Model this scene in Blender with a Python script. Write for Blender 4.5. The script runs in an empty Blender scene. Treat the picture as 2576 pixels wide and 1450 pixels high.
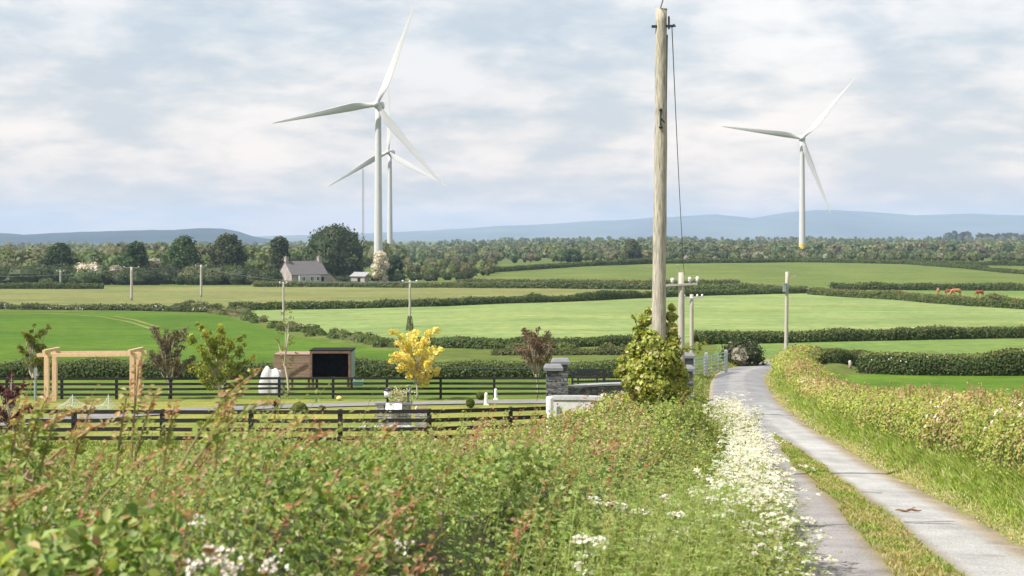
import bpy, math, random
import numpy as np
from mathutils import Vector, Matrix
R = math.radians
rng = np.random.default_rng(7)
random.seed(7)
scene = bpy.context.scene
COL = scene.collection

# ---------------------------------------------------------------- camera model
F, CX, HY, IW, IH = 3578.0, 1288.0, 590.0, 2576.0, 1450.0
def W(u, y, d):
    return np.array([(u-CX)/F*d, d, -(y-HY)/F*d])

# ---------------------------------------------------------------- noise
def vnoise(x, y, s=0):
    x = np.asarray(x, float); y = np.asarray(y, float)
    xi = np.floor(x).astype(np.int64); yi = np.floor(y).astype(np.int64)
    xf = x-xi; yf = y-yi
    def h(a, b):
        n = (a*374761393 + b*668265263 + s*974634777) & 0x7fffffff
        n = ((n ^ (n >> 13))*1274126177) & 0x7fffffff
        return ((n ^ (n >> 16)) & 0xffff)/65535.0
    u = xf*xf*(3-2*xf); v = yf*yf*(3-2*yf)
    return (h(xi, yi)*(1-u)+h(xi+1, yi)*u)*(1-v)+(h(xi, yi+1)*(1-u)+h(xi+1, yi+1)*u)*v
def fbm(x, y, s=0, o=3):
    a = 0; t = 0; w = 1.0
    for k in range(o):
        a = a+w*vnoise(np.asarray(x)*2**k, np.asarray(y)*2**k, s+k*17); t += w; w *= .5
    return a/t
def smooth(a, b, x):
    t = np.clip((np.asarray(x, float)-a)/(b-a), 0, 1)
    return t*t*(3-2*t)

# ---------------------------------------------------------------- terrain
LZ = np.array([(-60, 1.5), (0, -1.95), (14.2, -3.41), (20, -4.02), (25, -4.55), (33, -5.37), (45, -6.2), (60, -7.05), (72, -7.65), (86, -8.3), (100, -8.9), (120, -9.6), (150, -10.6)])
LC = np.array([(-60, -8), (0, 1.9), (14.2, 4.22), (16.5, 4.55), (21, 5.28), (27, 6.13), (33, 6.92), (40, 7.66), (47, 8.3), (60, 9.75), (72, 11.45), (82, 13.1), (88, 14.6), (94, 17), (100, 20.2), (120, 33), (150, 55)])
LEFT = np.array([(-60, .5), (0, -2.9), (8, -3.6), (14, -4.3), (30, -6.0), (50, -7.25), (79, -9.1), (100, -10.0), (120, -10.7), (240, -12.7), (380, -13.8), (420, -14.7), (600, -17.0), (1000, -20), (3000, -26), (6000, -32), (26000, -60)])
RIGHT = np.array([(-60, 1.5), (0, -2.0), (14, -3.5), (33, -5.5), (45, -6.4), (60, -7.3), (86, -8.65), (100, -9.3), (140, -10.2), (150, -10.6), (300, -13.0), (385, -13.45), (500, -12.9), (620, -12.2), (840, -13.4), (1500, -13.5), (2500, -10), (3500, -16), (6000, -30), (26000, -60)])
LHW = 1.42
def pl(tab, x):
    return np.interp(x, tab[:, 0], tab[:, 1])
def smt(tab, d):
    e = np.maximum(1.0, np.abs(np.asarray(d))*.04)
    return (pl(tab, d-e)+2*pl(tab, d)+pl(tab, d+e))/4
def lanez(d): return smt(LZ, d)
def lanec(d): return smt(LC, d)
def H(x, d):
    x = np.asarray(x, float); d = np.asarray(d, float)
    c = lanec(d); t = x-c
    tl = t+LHW
    wn = smooth(-5.2, -1.2, tl)
    u = CX+F*x/np.maximum(d, 1)
    wf = smooth(700, 1500, u)
    k = smooth(90, 140, d)
    w = wn*(1-k)+wf*k
    z = smt(LEFT, d)*(1-w)+smt(RIGHT, d)*w
    # gentle undulation of the fields
    z = z+(fbm(x*.03, d*.03, 3)-.5)*.5*smooth(60, 120, d)*(1-smooth(400, 900, d))
    # lane corridor, verge and bank
    lz = lanez(d)
    a = np.abs(t)
    near = 1-smooth(104, 125, d)
    corr = (1-smooth(LHW+.25, LHW+2.6, a))*near
    z = z*(1-corr)+lz*corr
    bank = smooth(LHW+.1, LHW+1.5, t)*(1-smooth(LHW+3.2, LHW+5, t))*.5*near
    verge = smooth(LHW+.1, LHW+.8, -t)*(1-smooth(LHW+2, LHW+4, -t))*.22*near
    return z+bank+verge
DS = np.concatenate([np.linspace(3, 60, 400), np.geomspace(60.1, 12000, 1600)])
def G(u, y):
    """the ground point seen along one line of sight"""
    x = (u-CX)/F*DS; zr = -(y-HY)/F*DS
    g = H(x, DS)-zr
    i = np.argmax(g >= 0)
    if g[i] < 0: i = len(DS)-1
    if i == 0: d = DS[0]
    else:
        a, b = g[i-1], g[i]; d = DS[i-1]+(DS[i]-DS[i-1])*(-a/(b-a+1e-9))
    xx = (u-CX)/F*d
    return np.array([xx, d, float(H(xx, d))])
def gz(x, d): return float(H(x, d))

# ---------------------------------------------------------------- materials
def nodes(name):
    m = bpy.data.materials.new(name); m.use_nodes = True
    nt = m.node_tree
    return m, nt, nt.nodes['Principled BSDF'], nt.nodes['Material Output']
def N(nt, t, **k):
    n = nt.nodes.new(t)
    for a, b in k.items(): setattr(n, a, b)
    return n
def L(nt, a, b): nt.links.new(a, b)
def ramp(nt, pts):
    r = N(nt, 'ShaderNodeValToRGB'); e = r.color_ramp.elements
    while len(e) < len(pts): e.new(.5)
    for q, (p, c) in zip(e, pts):
        q.position = p; q.color = (*c, 1) if len(c) == 3 else c
    return r
def noise(nt, scale, detail=4, rough=.55, vec=None, dist=0):
    n = N(nt, 'ShaderNodeTexNoise'); n.inputs['Scale'].default_value = scale
    n.inputs['Detail'].default_value = detail; n.inputs['Roughness'].default_value = rough
    n.inputs['Distortion'].default_value = dist
    if vec is not None: L(nt, vec, n.inputs['Vector'])
    return n
def mix(nt, a, b, f, mode='MIX'):
    m = N(nt, 'ShaderNodeMix', data_type='RGBA', blend_type=mode)
    for i, v in ((6, a), (7, b)):
        if hasattr(v, 'is_linked'): L(nt, v, m.inputs[i])
        else: m.inputs[i].default_value = (*v, 1)
    if hasattr(f, 'is_linked'): L(nt, f, m.inputs[0])
    else: m.inputs[0].default_value = f
    return m.outputs[2]
def mapped(nt, scale, coord='Object'):
    tc = N(nt, 'ShaderNodeTexCoord'); mp = N(nt, 'ShaderNodeMapping')
    mp.inputs['Scale'].default_value = scale
    L(nt, tc.outputs[coord], mp.inputs[0]); return mp.outputs[0]

def mat_plain(name, col, rough=.6, var=.25, scale=4, spec=.3, metal=0, stretch=(1, 1, 1), bump=0.0):
    m, nt, b, o = nodes(name)
    v = mapped(nt, stretch)
    n = noise(nt, scale, 5, .6, v)
    r = ramp(nt, [(.3, tuple(c*(1-var) for c in col)), (.7, tuple(min(1, c*(1+var)) for c in col))])
    L(nt, n.outputs[0], r.inputs[0]); L(nt, r.outputs[0], b.inputs['Base Color'])
    b.inputs['Roughness'].default_value = rough; b.inputs['Metallic'].default_value = metal
    b.inputs['Specular IOR Level'].default_value = spec
    if bump:
        bp = N(nt, 'ShaderNodeBump'); bp.inputs['Strength'].default_value = bump
        L(nt, n.outputs[0], bp.inputs['Height']); L(nt, bp.outputs[0], b.inputs['Normal'])
    return m
def mat_foliage(name, transl=.35, rough=.55, spec=.25):
    m, nt, b, o = nodes(name)
    a = N(nt, 'ShaderNodeAttribute', attribute_name='tint')
    L(nt, a.outputs['Color'], b.inputs['Base Color'])
    b.inputs['Roughness'].default_value = rough; b.inputs['Specular IOR Level'].default_value = spec
    t = N(nt, 'ShaderNodeBsdfTranslucent')
    warm = mix(nt, a.outputs['Color'], (1.15, 1.05, .55), 1.0, 'MULTIPLY')
    L(nt, warm, t.inputs[0])
    s = N(nt, 'ShaderNodeMixShader'); s.inputs[0].default_value = transl
    L(nt, b.outputs[0], s.inputs[1]); L(nt, t.outputs[0], s.inputs[2]); L(nt, s.outputs[0], o.inputs[0])
    return m
def mat_ground():
    m, nt, b, o = nodes('pasture')
    a = N(nt, 'ShaderNodeAttribute', attribute_name='tint')
    v = mapped(nt, (1, 1, 1))
    n1 = noise(nt, .06, 4, .6, v); n2 = noise(nt, .6, 5, .65, v); n3 = noise(nt, 6, 4, .7, v)
    vs = mapped(nt, (.08, .4, 1)); n4 = noise(nt, .5, 5, .65, vs)
    r1 = ramp(nt, [(.3, (.82, .86, .8)), (.7, (1.16, 1.1, 1.14))]); L(nt, n1.outputs[0], r1.inputs[0])
    r2 = ramp(nt, [(.3, (.70, .78, .72)), (.7, (1.28, 1.2, 1.16))]); L(nt, n2.outputs[0], r2.inputs[0])
    r3 = ramp(nt, [(.3, (.72, .76, .7)), (.7, (1.26, 1.22, 1.2))]); L(nt, n3.outputs[0], r3.inputs[0])
    r4 = ramp(nt, [(.35, (.80, .88, .86)), (.65, (1.2, 1.08, 1.0))]); L(nt, n4.outputs[0], r4.inputs[0])
    c = a.outputs['Color']
    for r in (r1, r2, r3, r4): c = mix(nt, c, r.outputs[0], 1.0, 'MULTIPLY')
    L(nt, c, b.inputs['Base Color']); b.inputs['Roughness'].default_value = .9
    b.inputs['Specular IOR Level'].default_value = .08
    bp = N(nt, 'ShaderNodeBump'); bp.inputs['Strength'].default_value = .5; bp.inputs['Distance'].default_value = .3
    L(nt, n3.outputs[0], bp.inputs['Height']); L(nt, bp.outputs[0], b.inputs['Normal'])
    return m
def mat_lane():
    m, nt, b, o = nodes('worn_tarmac')
    a = N(nt, 'ShaderNodeAttribute', attribute_name='tint')
    v = mapped(nt, (1, 1, 1))
    n1 = noise(nt, 1.1, 5, .65, v); n2 = noise(nt, 38, 4, .8, v)
    vo = N(nt, 'ShaderNodeTexVoronoi'); vo.inputs['Scale'].default_value = 55; L(nt, v, vo.inputs['Vector'])
    r1 = ramp(nt, [(.3, (.70, .69, .69)), (.45, (.92, .92, .92)), (.68, (1.12, 1.12, 1.12))]); L(nt, n1.outputs[0], r1.inputs[0])
    r2 = ramp(nt, [(.32, (.55, .55, .55)), (.66, (1.35, 1.35, 1.35))]); L(nt, n2.outputs[0], r2.inputs[0])
    r3 = ramp(nt, [(.0, (.75, .74, .73)), (.5, (1.1, 1.1, 1.1))]); L(nt, vo.outputs['Distance'], r3.inputs[0])
    c = a.outputs['Color']
    for r in (r1, r2, r3): c = mix(nt, c, r.outputs[0], 1.0, 'MULTIPLY')
    L(nt, c, b.inputs['Base Color']); b.inputs['Roughness'].default_value = .9; b.inputs['Specular IOR Level'].default_value = .15
    bp = N(nt, 'ShaderNodeBump'); bp.inputs['Strength'].default_value = .4; bp.inputs['Distance'].default_value = .02
    L(nt, n2.outputs[0], bp.inputs['Height']); L(nt, bp.outputs[0], b.inputs['Normal'])
    return m
def mat_stone(name, cols, sx=2.2, mortar=(.12, .12, .12), sc=5):
    m, nt, b, o = nodes(name)
    v = mapped(nt, (1, 1, 1))
    ad = N(nt, 'ShaderNodeVectorMath', operation='ADD')
    nz = noise(nt, 3, 2, .5, v)
    sc_ = N(nt, 'ShaderNodeVectorMath', operation='SCALE'); sc_.inputs['Scale'].default_value = .12
    L(nt, nz.outputs['Color'], sc_.inputs[0]); L(nt, v, ad.inputs[0]); L(nt, sc_.outputs[0], ad.inputs[1])
    mp = N(nt, 'ShaderNodeMapping'); mp.inputs['Scale'].default_value = (sc, sc, sc*sx); L(nt, ad.outputs[0], mp.inputs[0])
    vo = N(nt, 'ShaderNodeTexVoronoi'); L(nt, mp.outputs[0], vo.inputs['Vector']); vo.inputs['Scale'].default_value = 1
    ed = N(nt, 'ShaderNodeTexVoronoi', feature='DISTANCE_TO_EDGE'); L(nt, mp.outputs[0], ed.inputs['Vector']); ed.inputs['Scale'].default_value = 1
    sep = N(nt, 'ShaderNodeSeparateColor'); L(nt, vo.outputs['Color'], sep.inputs[0])
    r = ramp(nt, [(i/(len(cols)-1), c) for i, c in enumerate(cols)]); L(nt, sep.outputs[0], r.inputs[0])
    e = ramp(nt, [(.03, (0, 0, 0)), (.09, (1, 1, 1))]); L(nt, ed.outputs['Distance'], e.inputs[0])
    c = mix(nt, mortar, r.outputs[0], e.outputs[0])
    L(nt, c, b.inputs['Base Color']); b.inputs['Roughness'].default_value = .85
    bp = N(nt, 'ShaderNodeBump'); bp.inputs['Strength'].default_value = .6; bp.inputs['Distance'].default_value = .03
    L(nt, e.outputs[0], bp.inputs['Height']); L(nt, bp.outputs[0], b.inputs['Normal'])
    return m
def mat_boards(name, c1, c2, axis='Z', scale=6):
    m, nt, b, o = nodes(name)
    v = mapped(nt, (1, 1, 1))
    w = N(nt, 'ShaderNodeTexWave', wave_type='BANDS', bands_direction=axis, wave_profile='SAW'); w.inputs['Scale'].default_value = scale*.16
    w.inputs['Distortion'].default_value = .15
    L(nt, v, w.inputs['Vector'])
    n = noise(nt, 2.5, 6, .7, mapped(nt, (.6, 1, 8)))
    r = ramp(nt, [(.3, c1), (.7, c2)]); L(nt, n.outputs[0], r.inputs[0])
    e = ramp(nt, [(.0, (.25, .25, .25)), (.1, (1, 1, 1))]); L(nt, w.outputs[0], e.inputs[0])
    c = mix(nt, r.outputs[0], e.outputs[0], 1, 'MULTIPLY')
    L(nt, c, b.inputs['Base Color']); b.inputs['Roughness'].default_value = .8
    return m

M = {}
M['ground'] = mat_ground()
M['lane'] = mat_lane()
M['leaf'] = mat_foliage('foliage', .42)
M['leaf_thin'] = mat_foliage('soft_foliage', .45)
M['grass'] = mat_foliage('grass_blades', .45, .6, .15)
M['petal'] = mat_foliage('petals', .3, .7, .1)
M['bark'] = mat_plain('bark', (.16, .13, .10), .9, .35, 6, .1, stretch=(1, 1, .2), bump=.4)
M['pale_bark'] = mat_plain('pale_bark', (.42, .38, .30), .85, .2, 8, .1, stretch=(1, 1, .2))
M['pole'] = mat_plain('weathered_pole', (.36, .33, .27), .9, .5, 9, .1, stretch=(5, 5, .45), bump=.7)
M['pole_grey'] = mat_plain('grey_pole', (.40, .37, .32), .9, .2, 7, .1, stretch=(4, 4, .4), bump=.3)
M['turbine'] = mat_plain('white_gelcoat', (.50, .50, .495), .45, .03, .2, .35)
M['yellow'] = mat_plain('yellow_paint', (.62, .46, .08), .5, .1, .5)
M['black_wood'] = mat_plain('black_stained_wood', (.022, .02, .019), .65, .3, 6, .3, stretch=(1, 1, 3))
M['new_wood'] = mat_plain('fresh_timber', (.62, .43, .27), .7, .22, 5, .2, stretch=(6, 6, .6))
M['galv'] = mat_plain('galvanised_steel', (.27, .345, .34), .45, .15, 6, .5, .3)
M['concrete'] = mat_plain('concrete', (.33, .33, .335), .9, .15, 9, .1, bump=.2)
M['cap'] = mat_plain('cast_stone_cap', (.19, .195, .205), .85, .12, 7, .15)
M['cope'] = mat_plain('weathered_coping', (.27, .27, .275), .85, .15, 6, .15)
M['white'] = mat_plain('white_paint', (.74, .74, .72), .6, .05, 3)
M['render'] = mat_plain('white_render', (.42, .415, .40), .85, .12, 3, .1, bump=.15)
M['dark_metal'] = mat_plain('black_iron', (.02, .021, .024), .5, .2, 5, .4)
M['wire'] = mat_plain('cable', (.09, .10, .11), .6, .1, 3)
M['stone'] = mat_stone('slate_masonry', [(.05, .053, .062), (.125, .13, .14), (.21, .21, .21), (.09, .092, .10), (.28, .26, .23)], 2.6, (.06, .06, .06), 4.2)
M['stone_lt'] = mat_stone('limestone_masonry', [(.27, .27, .26), (.42, .41, .39), (.34, .33, .32), (.48, .46, .43)], 2.0, (.27, .26, .25), 3.6)
M['housewall'] = mat_plain('old_limewash', (.34, .305, .28), .9, .28, .9, .1, bump=.1)
M['slate'] = mat_boards('slate_roof', (.085, .078, .082), (.15, .135, .135), 'Z', 14)
M['old_boards'] = mat_boards('weathered_boards', (.20, .125, .09), (.34, .235, .17), 'Z', 26)
M['frame_wood'] = mat_plain('brown_frame', (.17, .105, .075), .75, .35, 5, .15, stretch=(1, 1, 1))
M['dark_in'] = mat_plain('dark_boards', (.02, .018, .016), .9, .3, 4, .05)
M['teal'] = mat_plain('teal_plastic', (.10, .20, .22), .5, .2, 6)
M['yellow_ball'] = mat_plain('pale_yellow_rubber', (.72, .58, .22), .5, .06, 3)
M['hide'] = mat_plain('brown_hide', (.27, .085, .03), .8, .2, 3, .15)
M['hide_pale'] = mat_plain('tan_hide', (.42, .19, .085), .8, .2, 3, .15)
M['tar'] = mat_plain('tar', (.12, .115, .11), .7, .2, 12)
M['net'] = mat_plain('white_netting', (.48, .50, .44), .8, .05, 3)
M['wrap'] = mat_plain('white_plastic', (.46, .455, .45), .5, .06, 2, .3)
M['glass'] = mat_plain('window_glass', (.05, .055, .06), .2, .1, 3, .5)
M['insul'] = mat_plain('white_porcelain', (.78, .78, .78), .3, .03, 3, .5)
M['stick'] = mat_plain('dead_stick', (.22, .13, .08), .9, .3, 20, .1)
M['hill_near'] = mat_plain('hazed_wooded_slope', (.022, .040, .044), .95, .4, .004, .02)  # dark slope colour with the blue of distance haze painted in
M['hill_far'] = mat_plain('heather_slope', (.075, .10, .085), .95, .5, .0016, .02)

# ---------------------------------------------------------------- mesh builder
class MB:
    def __init__(s): s.v = []; s.q = []; s.t = []; s.c = []; s.n = 0; s.hc = False
    def add(s, v, quads=None, tris=None, col=None):
        v = np.asarray(v, float).reshape(-1, 3)
        s.v.append(v)
        if quads is not None and len(quads): s.q.append(np.asarray(quads, np.int64).reshape(-1, 4)+s.n)
        if tris is not None and len(tris): s.t.append(np.asarray(tris, np.int64).reshape(-1, 3)+s.n)
        if col is None: col = (.1, .1, .1)
        else: s.hc = True
        c = np.asarray(col, float)
        if c.ndim == 1: c = np.tile(c, (len(v), 1))
        s.c.append(c); s.n += len(v)
        return s
    def box(s, c, size, rz=0, taper=1.0, col=None):
        hx, hy, hz = np.array(size)/2
        v = []
        for z, k in ((-hz, 1), (hz, taper)):
            for x, y in ((-hx, -hy), (hx, -hy), (hx, hy), (-hx, hy)): v.append((x*k, y*k, z))
        v = np.array(v)
        if rz:
            cs, sn = math.cos(rz), math.sin(rz)
            v = np.stack([v[:, 0]*cs-v[:, 1]*sn, v[:, 0]*sn+v[:, 1]*cs, v[:, 2]], 1)
        return s.add(v+np.asarray(c), [(0, 3, 2, 1), (4, 5, 6, 7), (0, 1, 5, 4), (1, 2, 6, 5), (2, 3, 7, 6), (3, 0, 4, 7)], col=col)
    def beam(s, a, b, w, h, col=None, up=(0, 0, 1)):
        a = np.asarray(a, float); b = np.asarray(b, float)
        t = b-a; t /= np.linalg.norm(t)
        sd = np.cross(t, up)
        if np.linalg.norm(sd) < 1e-4: sd = np.array([1., 0, 0])
        sd /= np.linalg.norm(sd); n = np.cross(sd, t)
        v = [p+sd*x*w/2+n*y*h/2 for p in (a, b) for x, y in ((-1, -1), (1, -1), (1, 1), (-1, 1))]
        return s.add(v, [(0, 1, 2, 3), (7, 6, 5, 4), (0, 4, 5, 1), (1, 5, 6, 2), (2, 6, 7, 3), (3, 7, 4, 0)], col=col)
    def tube(s, pts, r, k=8, col=None, cap=True):
        pts = np.asarray(pts, float); n = len(pts); r = np.broadcast_to(np.asarray(r, float), (n,))
        t = np.gradient(pts, axis=0); t /= np.linalg.norm(t, axis=1)[:, None]+1e-9
        ref = np.array([0, 1., 0]) if abs(t[0][1]) < .9 else np.array([1., 0, 0])
        v = []; a = np.arange(k)*2*math.pi/k
        for i in range(n):
            x = np.cross(ref, t[i]); x /= np.linalg.norm(x)+1e-9; y = np.cross(t[i], x)
            v.append(pts[i]+r[i]*(np.cos(a)[:, None]*x+np.sin(a)[:, None]*y))
        v = np.concatenate(v)
        q = [(i*k+j, i*k+(j+1) % k, (i+1)*k+(j+1) % k, (i+1)*k+j) for i in range(n-1) for j in range(k)]
        tr = []
        if cap:
            v = np.concatenate([v, pts[:1], pts[-1:]]); m = n*k
            tr = [(m, (j+1) % k, j) for j in range(k)]+[(m+1, (n-1)*k+j, (n-1)*k+(j+1) % k) for j in range(k)]
        return s.add(v, q, tr, col)
    def ell(s, c, r, k=10, m=7, col=None, bump=0, seed=0):
        th = np.linspace(0, math.pi, m); v = []
        for i, t in enumerate(th):
            for j in range(k):
                p = 2*math.pi*j/k
                f = 1+bump*(float(vnoise(i*1.7+seed, (j % k)*1.3, 5))-.5)*2 if bump else 1
                v.append((math.sin(t)*math.cos(p)*r[0]*f, math.sin(t)*math.sin(p)*r[1]*f, math.cos(t)*r[2]*f))
        q = [(i*k+j, (i+1)*k+j, (i+1)*k+(j+1) % k, i*k+(j+1) % k) for i in range(m-1) for j in range(k)]
        return s.add(np.array(v)+np.asarray(c), q, col=col)
    def build(s, name, mat, parent=None, smooth_=False):
        v = np.concatenate(s.v); nq = sum(map(len, s.q)); ntr = sum(map(len, s.t))
        me = bpy.data.meshes.new(name)
        me.vertices.add(len(v)); me.vertices.foreach_set('co', v.astype(np.float32).ravel())
        li = []
        if nq: li.append(np.concatenate(s.q).ravel())
        if ntr: li.append(np.concatenate(s.t).ravel())
        li = np.concatenate(li).astype(np.int32)
        me.loops.add(len(li)); me.loops.foreach_set('vertex_index', li)
        st = np.concatenate([np.arange(nq)*4, nq*4+np.arange(ntr)*3]).astype(np.int32)
        me.polygons.add(nq+ntr); me.polygons.foreach_set('loop_start', st)
        me.update(calc_edges=True)
        me.validate()
        if s.hc:
            c = np.concatenate(s.c); at = me.color_attributes.new('tint', 'FLOAT_COLOR', 'POINT')
            at.data.foreach_set('color', np.concatenate([np.clip(c, 0, 1), np.ones((len(c), 1))], 1).astype(np.float32).ravel())
        me.polygons.foreach_set('use_smooth', np.full(len(me.polygons), smooth_))
        me.materials.append(mat)
        o = bpy.data.objects.new(name, me); COL.objects.link(o)
        if parent is not None: o.parent = parent
        return o

def tag(o, label=None, cat=None, group=None, kind=None):
    if label: o['label'] = label
    if cat: o['category'] = cat
    if group: o['group'] = group
    if kind: o['kind'] = kind
    return o
def empty(name, loc, label, cat, group=None, rz=0):
    o = bpy.data.objects.new(name, None); COL.objects.link(o)
    o.location = tuple(map(float, loc)); o.rotation_euler = (0, 0, rz); o.empty_display_size = .3
    return tag(o, label, cat, group)
def dup(root, loc, rz=None, label=None, scale=None):
    r = root.copy(); COL.objects.link(r); r.location = tuple(map(float, loc))
    if rz is not None: r.rotation_euler = (0, 0, rz)
    if scale: r.scale = (scale,)*3
    if label: r['label'] = label
    for ch in list(root.children):
        c = ch.copy(); COL.objects.link(c); c.parent = r
        for g in ch.children:
            d = g.copy(); COL.objects.link(d); d.parent = c
    return r

def unit(v): return v/(np.linalg.norm(v, axis=-1, keepdims=True)+1e-9)
def leaves(mb, c, n, size, col, aspect=.62, fold=.14, tdir=None, wide=False):
    """small folded leaf blades at points c, facing n"""
    k = len(c); n = unit(np.asarray(n, float)); size = np.broadcast_to(np.asarray(size, float), (k,))[:, None]
    t = rng.normal(size=(k, 3)) if tdir is None else tdir+rng.normal(size=(k, 3))*.25
    t = unit(t-n*np.sum(t*n, 1, keepdims=True)); b = np.cross(n, t)
    A = np.broadcast_to(np.asarray(aspect, float), (k,))[:, None]
    if wide:
        P = [c-t*size*.5, c+b*size*A*.42-t*size*.2+n*size*fold, c+b*size*A*.42+t*size*.15+n*size*fold, c+t*size*.5-n*size*fold,
             c-b*size*A*.42+t*size*.15+n*size*fold, c-b*size*A*.42-t*size*.2+n*size*fold]
        v = np.stack(P, 1).reshape(-1, 3); i = np.arange(k)[:, None]*6
        q = np.concatenate([i+np.array([0, 1, 2, 3]), i+np.array([0, 3, 4, 5])]); m = 6
    else:
        P = [c-t*size*.5, c+b*size*A*.5+n*size*fold, c+t*size*.5, c-b*size*A*.5+n*size*fold]
        v = np.stack(P, 1).reshape(-1, 3); q = np.arange(k*4).reshape(-1, 4); m = 4
    col = np.asarray(col, float)
    cc = np.repeat(col, m, 0) if col.ndim == 2 else np.tile(col, (k*m, 1))
    mb.add(v, q, col=cc)
def blades(mb, base, h, lean, w, col, tipcol=None):
    k = len(base); h = np.broadcast_to(h, (k,))[:, None]
    a = rng.uniform(0, 2*math.pi, k); sd = np.stack([np.cos(a), np.sin(a), np.zeros(k)], 1)*np.broadcast_to(w, (k,))[:, None]/2
    up = np.array([0, 0, 1.])
    mid = base+up*h*.55+lean*h*.3; tip = base+up*h*.95+lean*h
    v = np.stack([base-sd, base+sd, mid+sd*.8, mid-sd*.8, tip], 1).reshape(-1, 3)
    i = np.arange(k)[:, None]*5
    col = np.asarray(col, float); col = col if col.ndim == 2 else np.tile(col, (k, 1))
    tc = col if tipcol is None else (np.asarray(tipcol, float) if np.ndim(tipcol) == 2 else np.tile(tipcol, (k, 1)))
    cc = np.stack([col, col, (col+tc)/2, (col+tc)/2, tc], 1).reshape(-1, 3)
    mb.add(v, i+np.array([0, 1, 2, 3]), i+np.array([3, 2, 4]), cc)
def palette(k, cols, w=None, var=.22):
    cols = np.array(cols, float); w = None if w is None else np.array(w)/np.sum(w)
    c = cols[rng.choice(len(cols), k, p=w)]
    return c*rng.uniform(1-var, 1+var, (k, 1))*rng.uniform(.93, 1.07, (k, 3))

# ---------------------------------------------------------------- ground
def inpoly(px, py, poly):
    poly = np.array(poly, float); ins = np.zeros(px.shape, bool); j = len(poly)-1
    for i in range(len(poly)):
        xi, yi = poly[i]; xj, yj = poly[j]
        c = ((yi > py) != (yj > py)) & (px < (xj-xi)*(py-yi)/(yj-yi+1e-12)+xi)
        ins ^= c; j = i
    return ins
def region(pts):                       # outline of a field: seen corners -> plan
    return [tuple(G(u, y)[:2]) for u, y in pts]
C_ROUGH = (.105, .14, .038); C_LAWN = (.225, .245, .068); C_PADD = (.12, .18, .036)
C_BRIGHT = (.072, .138, .016); C_CENTRE = (.188, .25, .10); C_HAY = (.165, .18, .072)
C_UPPER = (.11, .148, .042); C_RNEAR = (.085, .16, .02); C_LIGHT = (.135, .205, .062)
FIELDS = [
    (C_LAWN, [(-900, 1200), (-900, 999), (1420, 999), (1500, 1060), (1300, 1200)]),
    (C_PADD, [(-900, 1001), (-900, 940), (1600, 940), (1600, 999)]),
    (C_BRIGHT, [(-900, 955), (-900, 783), (300, 784), (540, 788), (625, 812), (760, 850), (1000, 885), (1000, 955)]),
    (C_CENTRE, [(620, 806), (640, 781), (900, 777), (1300, 762), (1640, 748), (2040, 737), (2300, 757), (3400, 800), (3400, 846), (2300, 852), (1600, 866), (1000, 868), (860, 846), (760, 826)]),
    (C_HAY, [(-900, 777), (-900, 721), (680, 721), (1250, 722), (1640, 727), (2030, 736), (1640, 746), (1300, 761), (800, 776), (560, 779)]),
    (C_UPPER, [(1180, 704), (1240, 694), (1400, 676), (1640, 664), (2000, 660), (2260, 665), (2576, 688), (3400, 740), (3400, 742), (2576, 724), (2050, 724), (1640, 713), (1250, 712)]),
    (C_LIGHT, [(2060, 738), (2120, 729), (2576, 729), (3400, 729), (3400, 790), (2576, 770), (2300, 752)]),
    (C_LIGHT, [(1800, 900), (1800, 866), (2300, 856), (3400, 846), (3400, 880), (2300, 900), (2000, 905)]),
    (C_RNEAR, [(2040, 935), (2200, 941), (3400, 943), (3400, 1400), (2560, 1300), (2300, 1080)]),
]
def ground_tint(x, d):
    n = fbm(x*.05, d*.05, 11)
    c = np.tile(np.array(C_ROUGH), (len(x), 1))
    far = smooth(500, 900, d)[:, None]
    c = c*(1-far)+np.array((.09, .12, .045))*far
    wx = x+(vnoise(x*.5, d*.5, 2)-.5)*.8
    for col, pts in FIELDS:
        m = inpoly(wx, d, region(pts)); c[m] = col
    # mown lines and tracks worn in the bright field
    t = x-lanec(d); near = (d < 104)
    a = np.abs(t)
    dry = (1-smooth(.0, .75, np.abs(a-LHW-.25)))*near
    c = c*(1-dry[:, None]*.75)+np.array((.36, .31, .17))*dry[:, None]*.75
    under = ((a < LHW+1.0) & near)
    return c*(.86+.28*n)[:, None]
def build_ground():
    tu = np.concatenate([np.linspace(-14, -1.0, 26), np.linspace(-.95, -.45, 24), np.linspace(-.445, .445, 420), np.linspace(.45, .95, 24), np.linspace(1, 14, 26)])
    dd = np.concatenate([np.linspace(-60, -3, 20), np.linspace(-2.5, 40, 110), np.geomspace(40.4, 460, 330), np.geomspace(470, 14000, 110)])
    D, T = np.meshgrid(dd, tu, indexing='ij')
    X = T*(np.abs(D)+3.0*np.exp(-np.abs(D)/6)); X = np.where(D < 0, T*3+T*np.abs(D), X)
    X = np.clip(X, -16000, 16000); x = X.ravel(); d = D.ravel(); z = H(x, d)
    lane = (np.abs(x-lanec(d)) < LHW) & (d < 110)
    z = z-lane*.03
    nr, nc = D.shape
    i = np.arange(nr-1)[:, None]*nc+np.arange(nc-1)[None]
    q = np.stack([i, i+1, i+nc+1, i+nc], -1).reshape(-1, 4)
    mb = MB(); mb.add(np.stack([x, d, z], 1), q, col=ground_tint(x, d))
    o = mb.build('ground', M['ground'], smooth_=True); tag(o, kind='structure')
build_ground()

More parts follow.
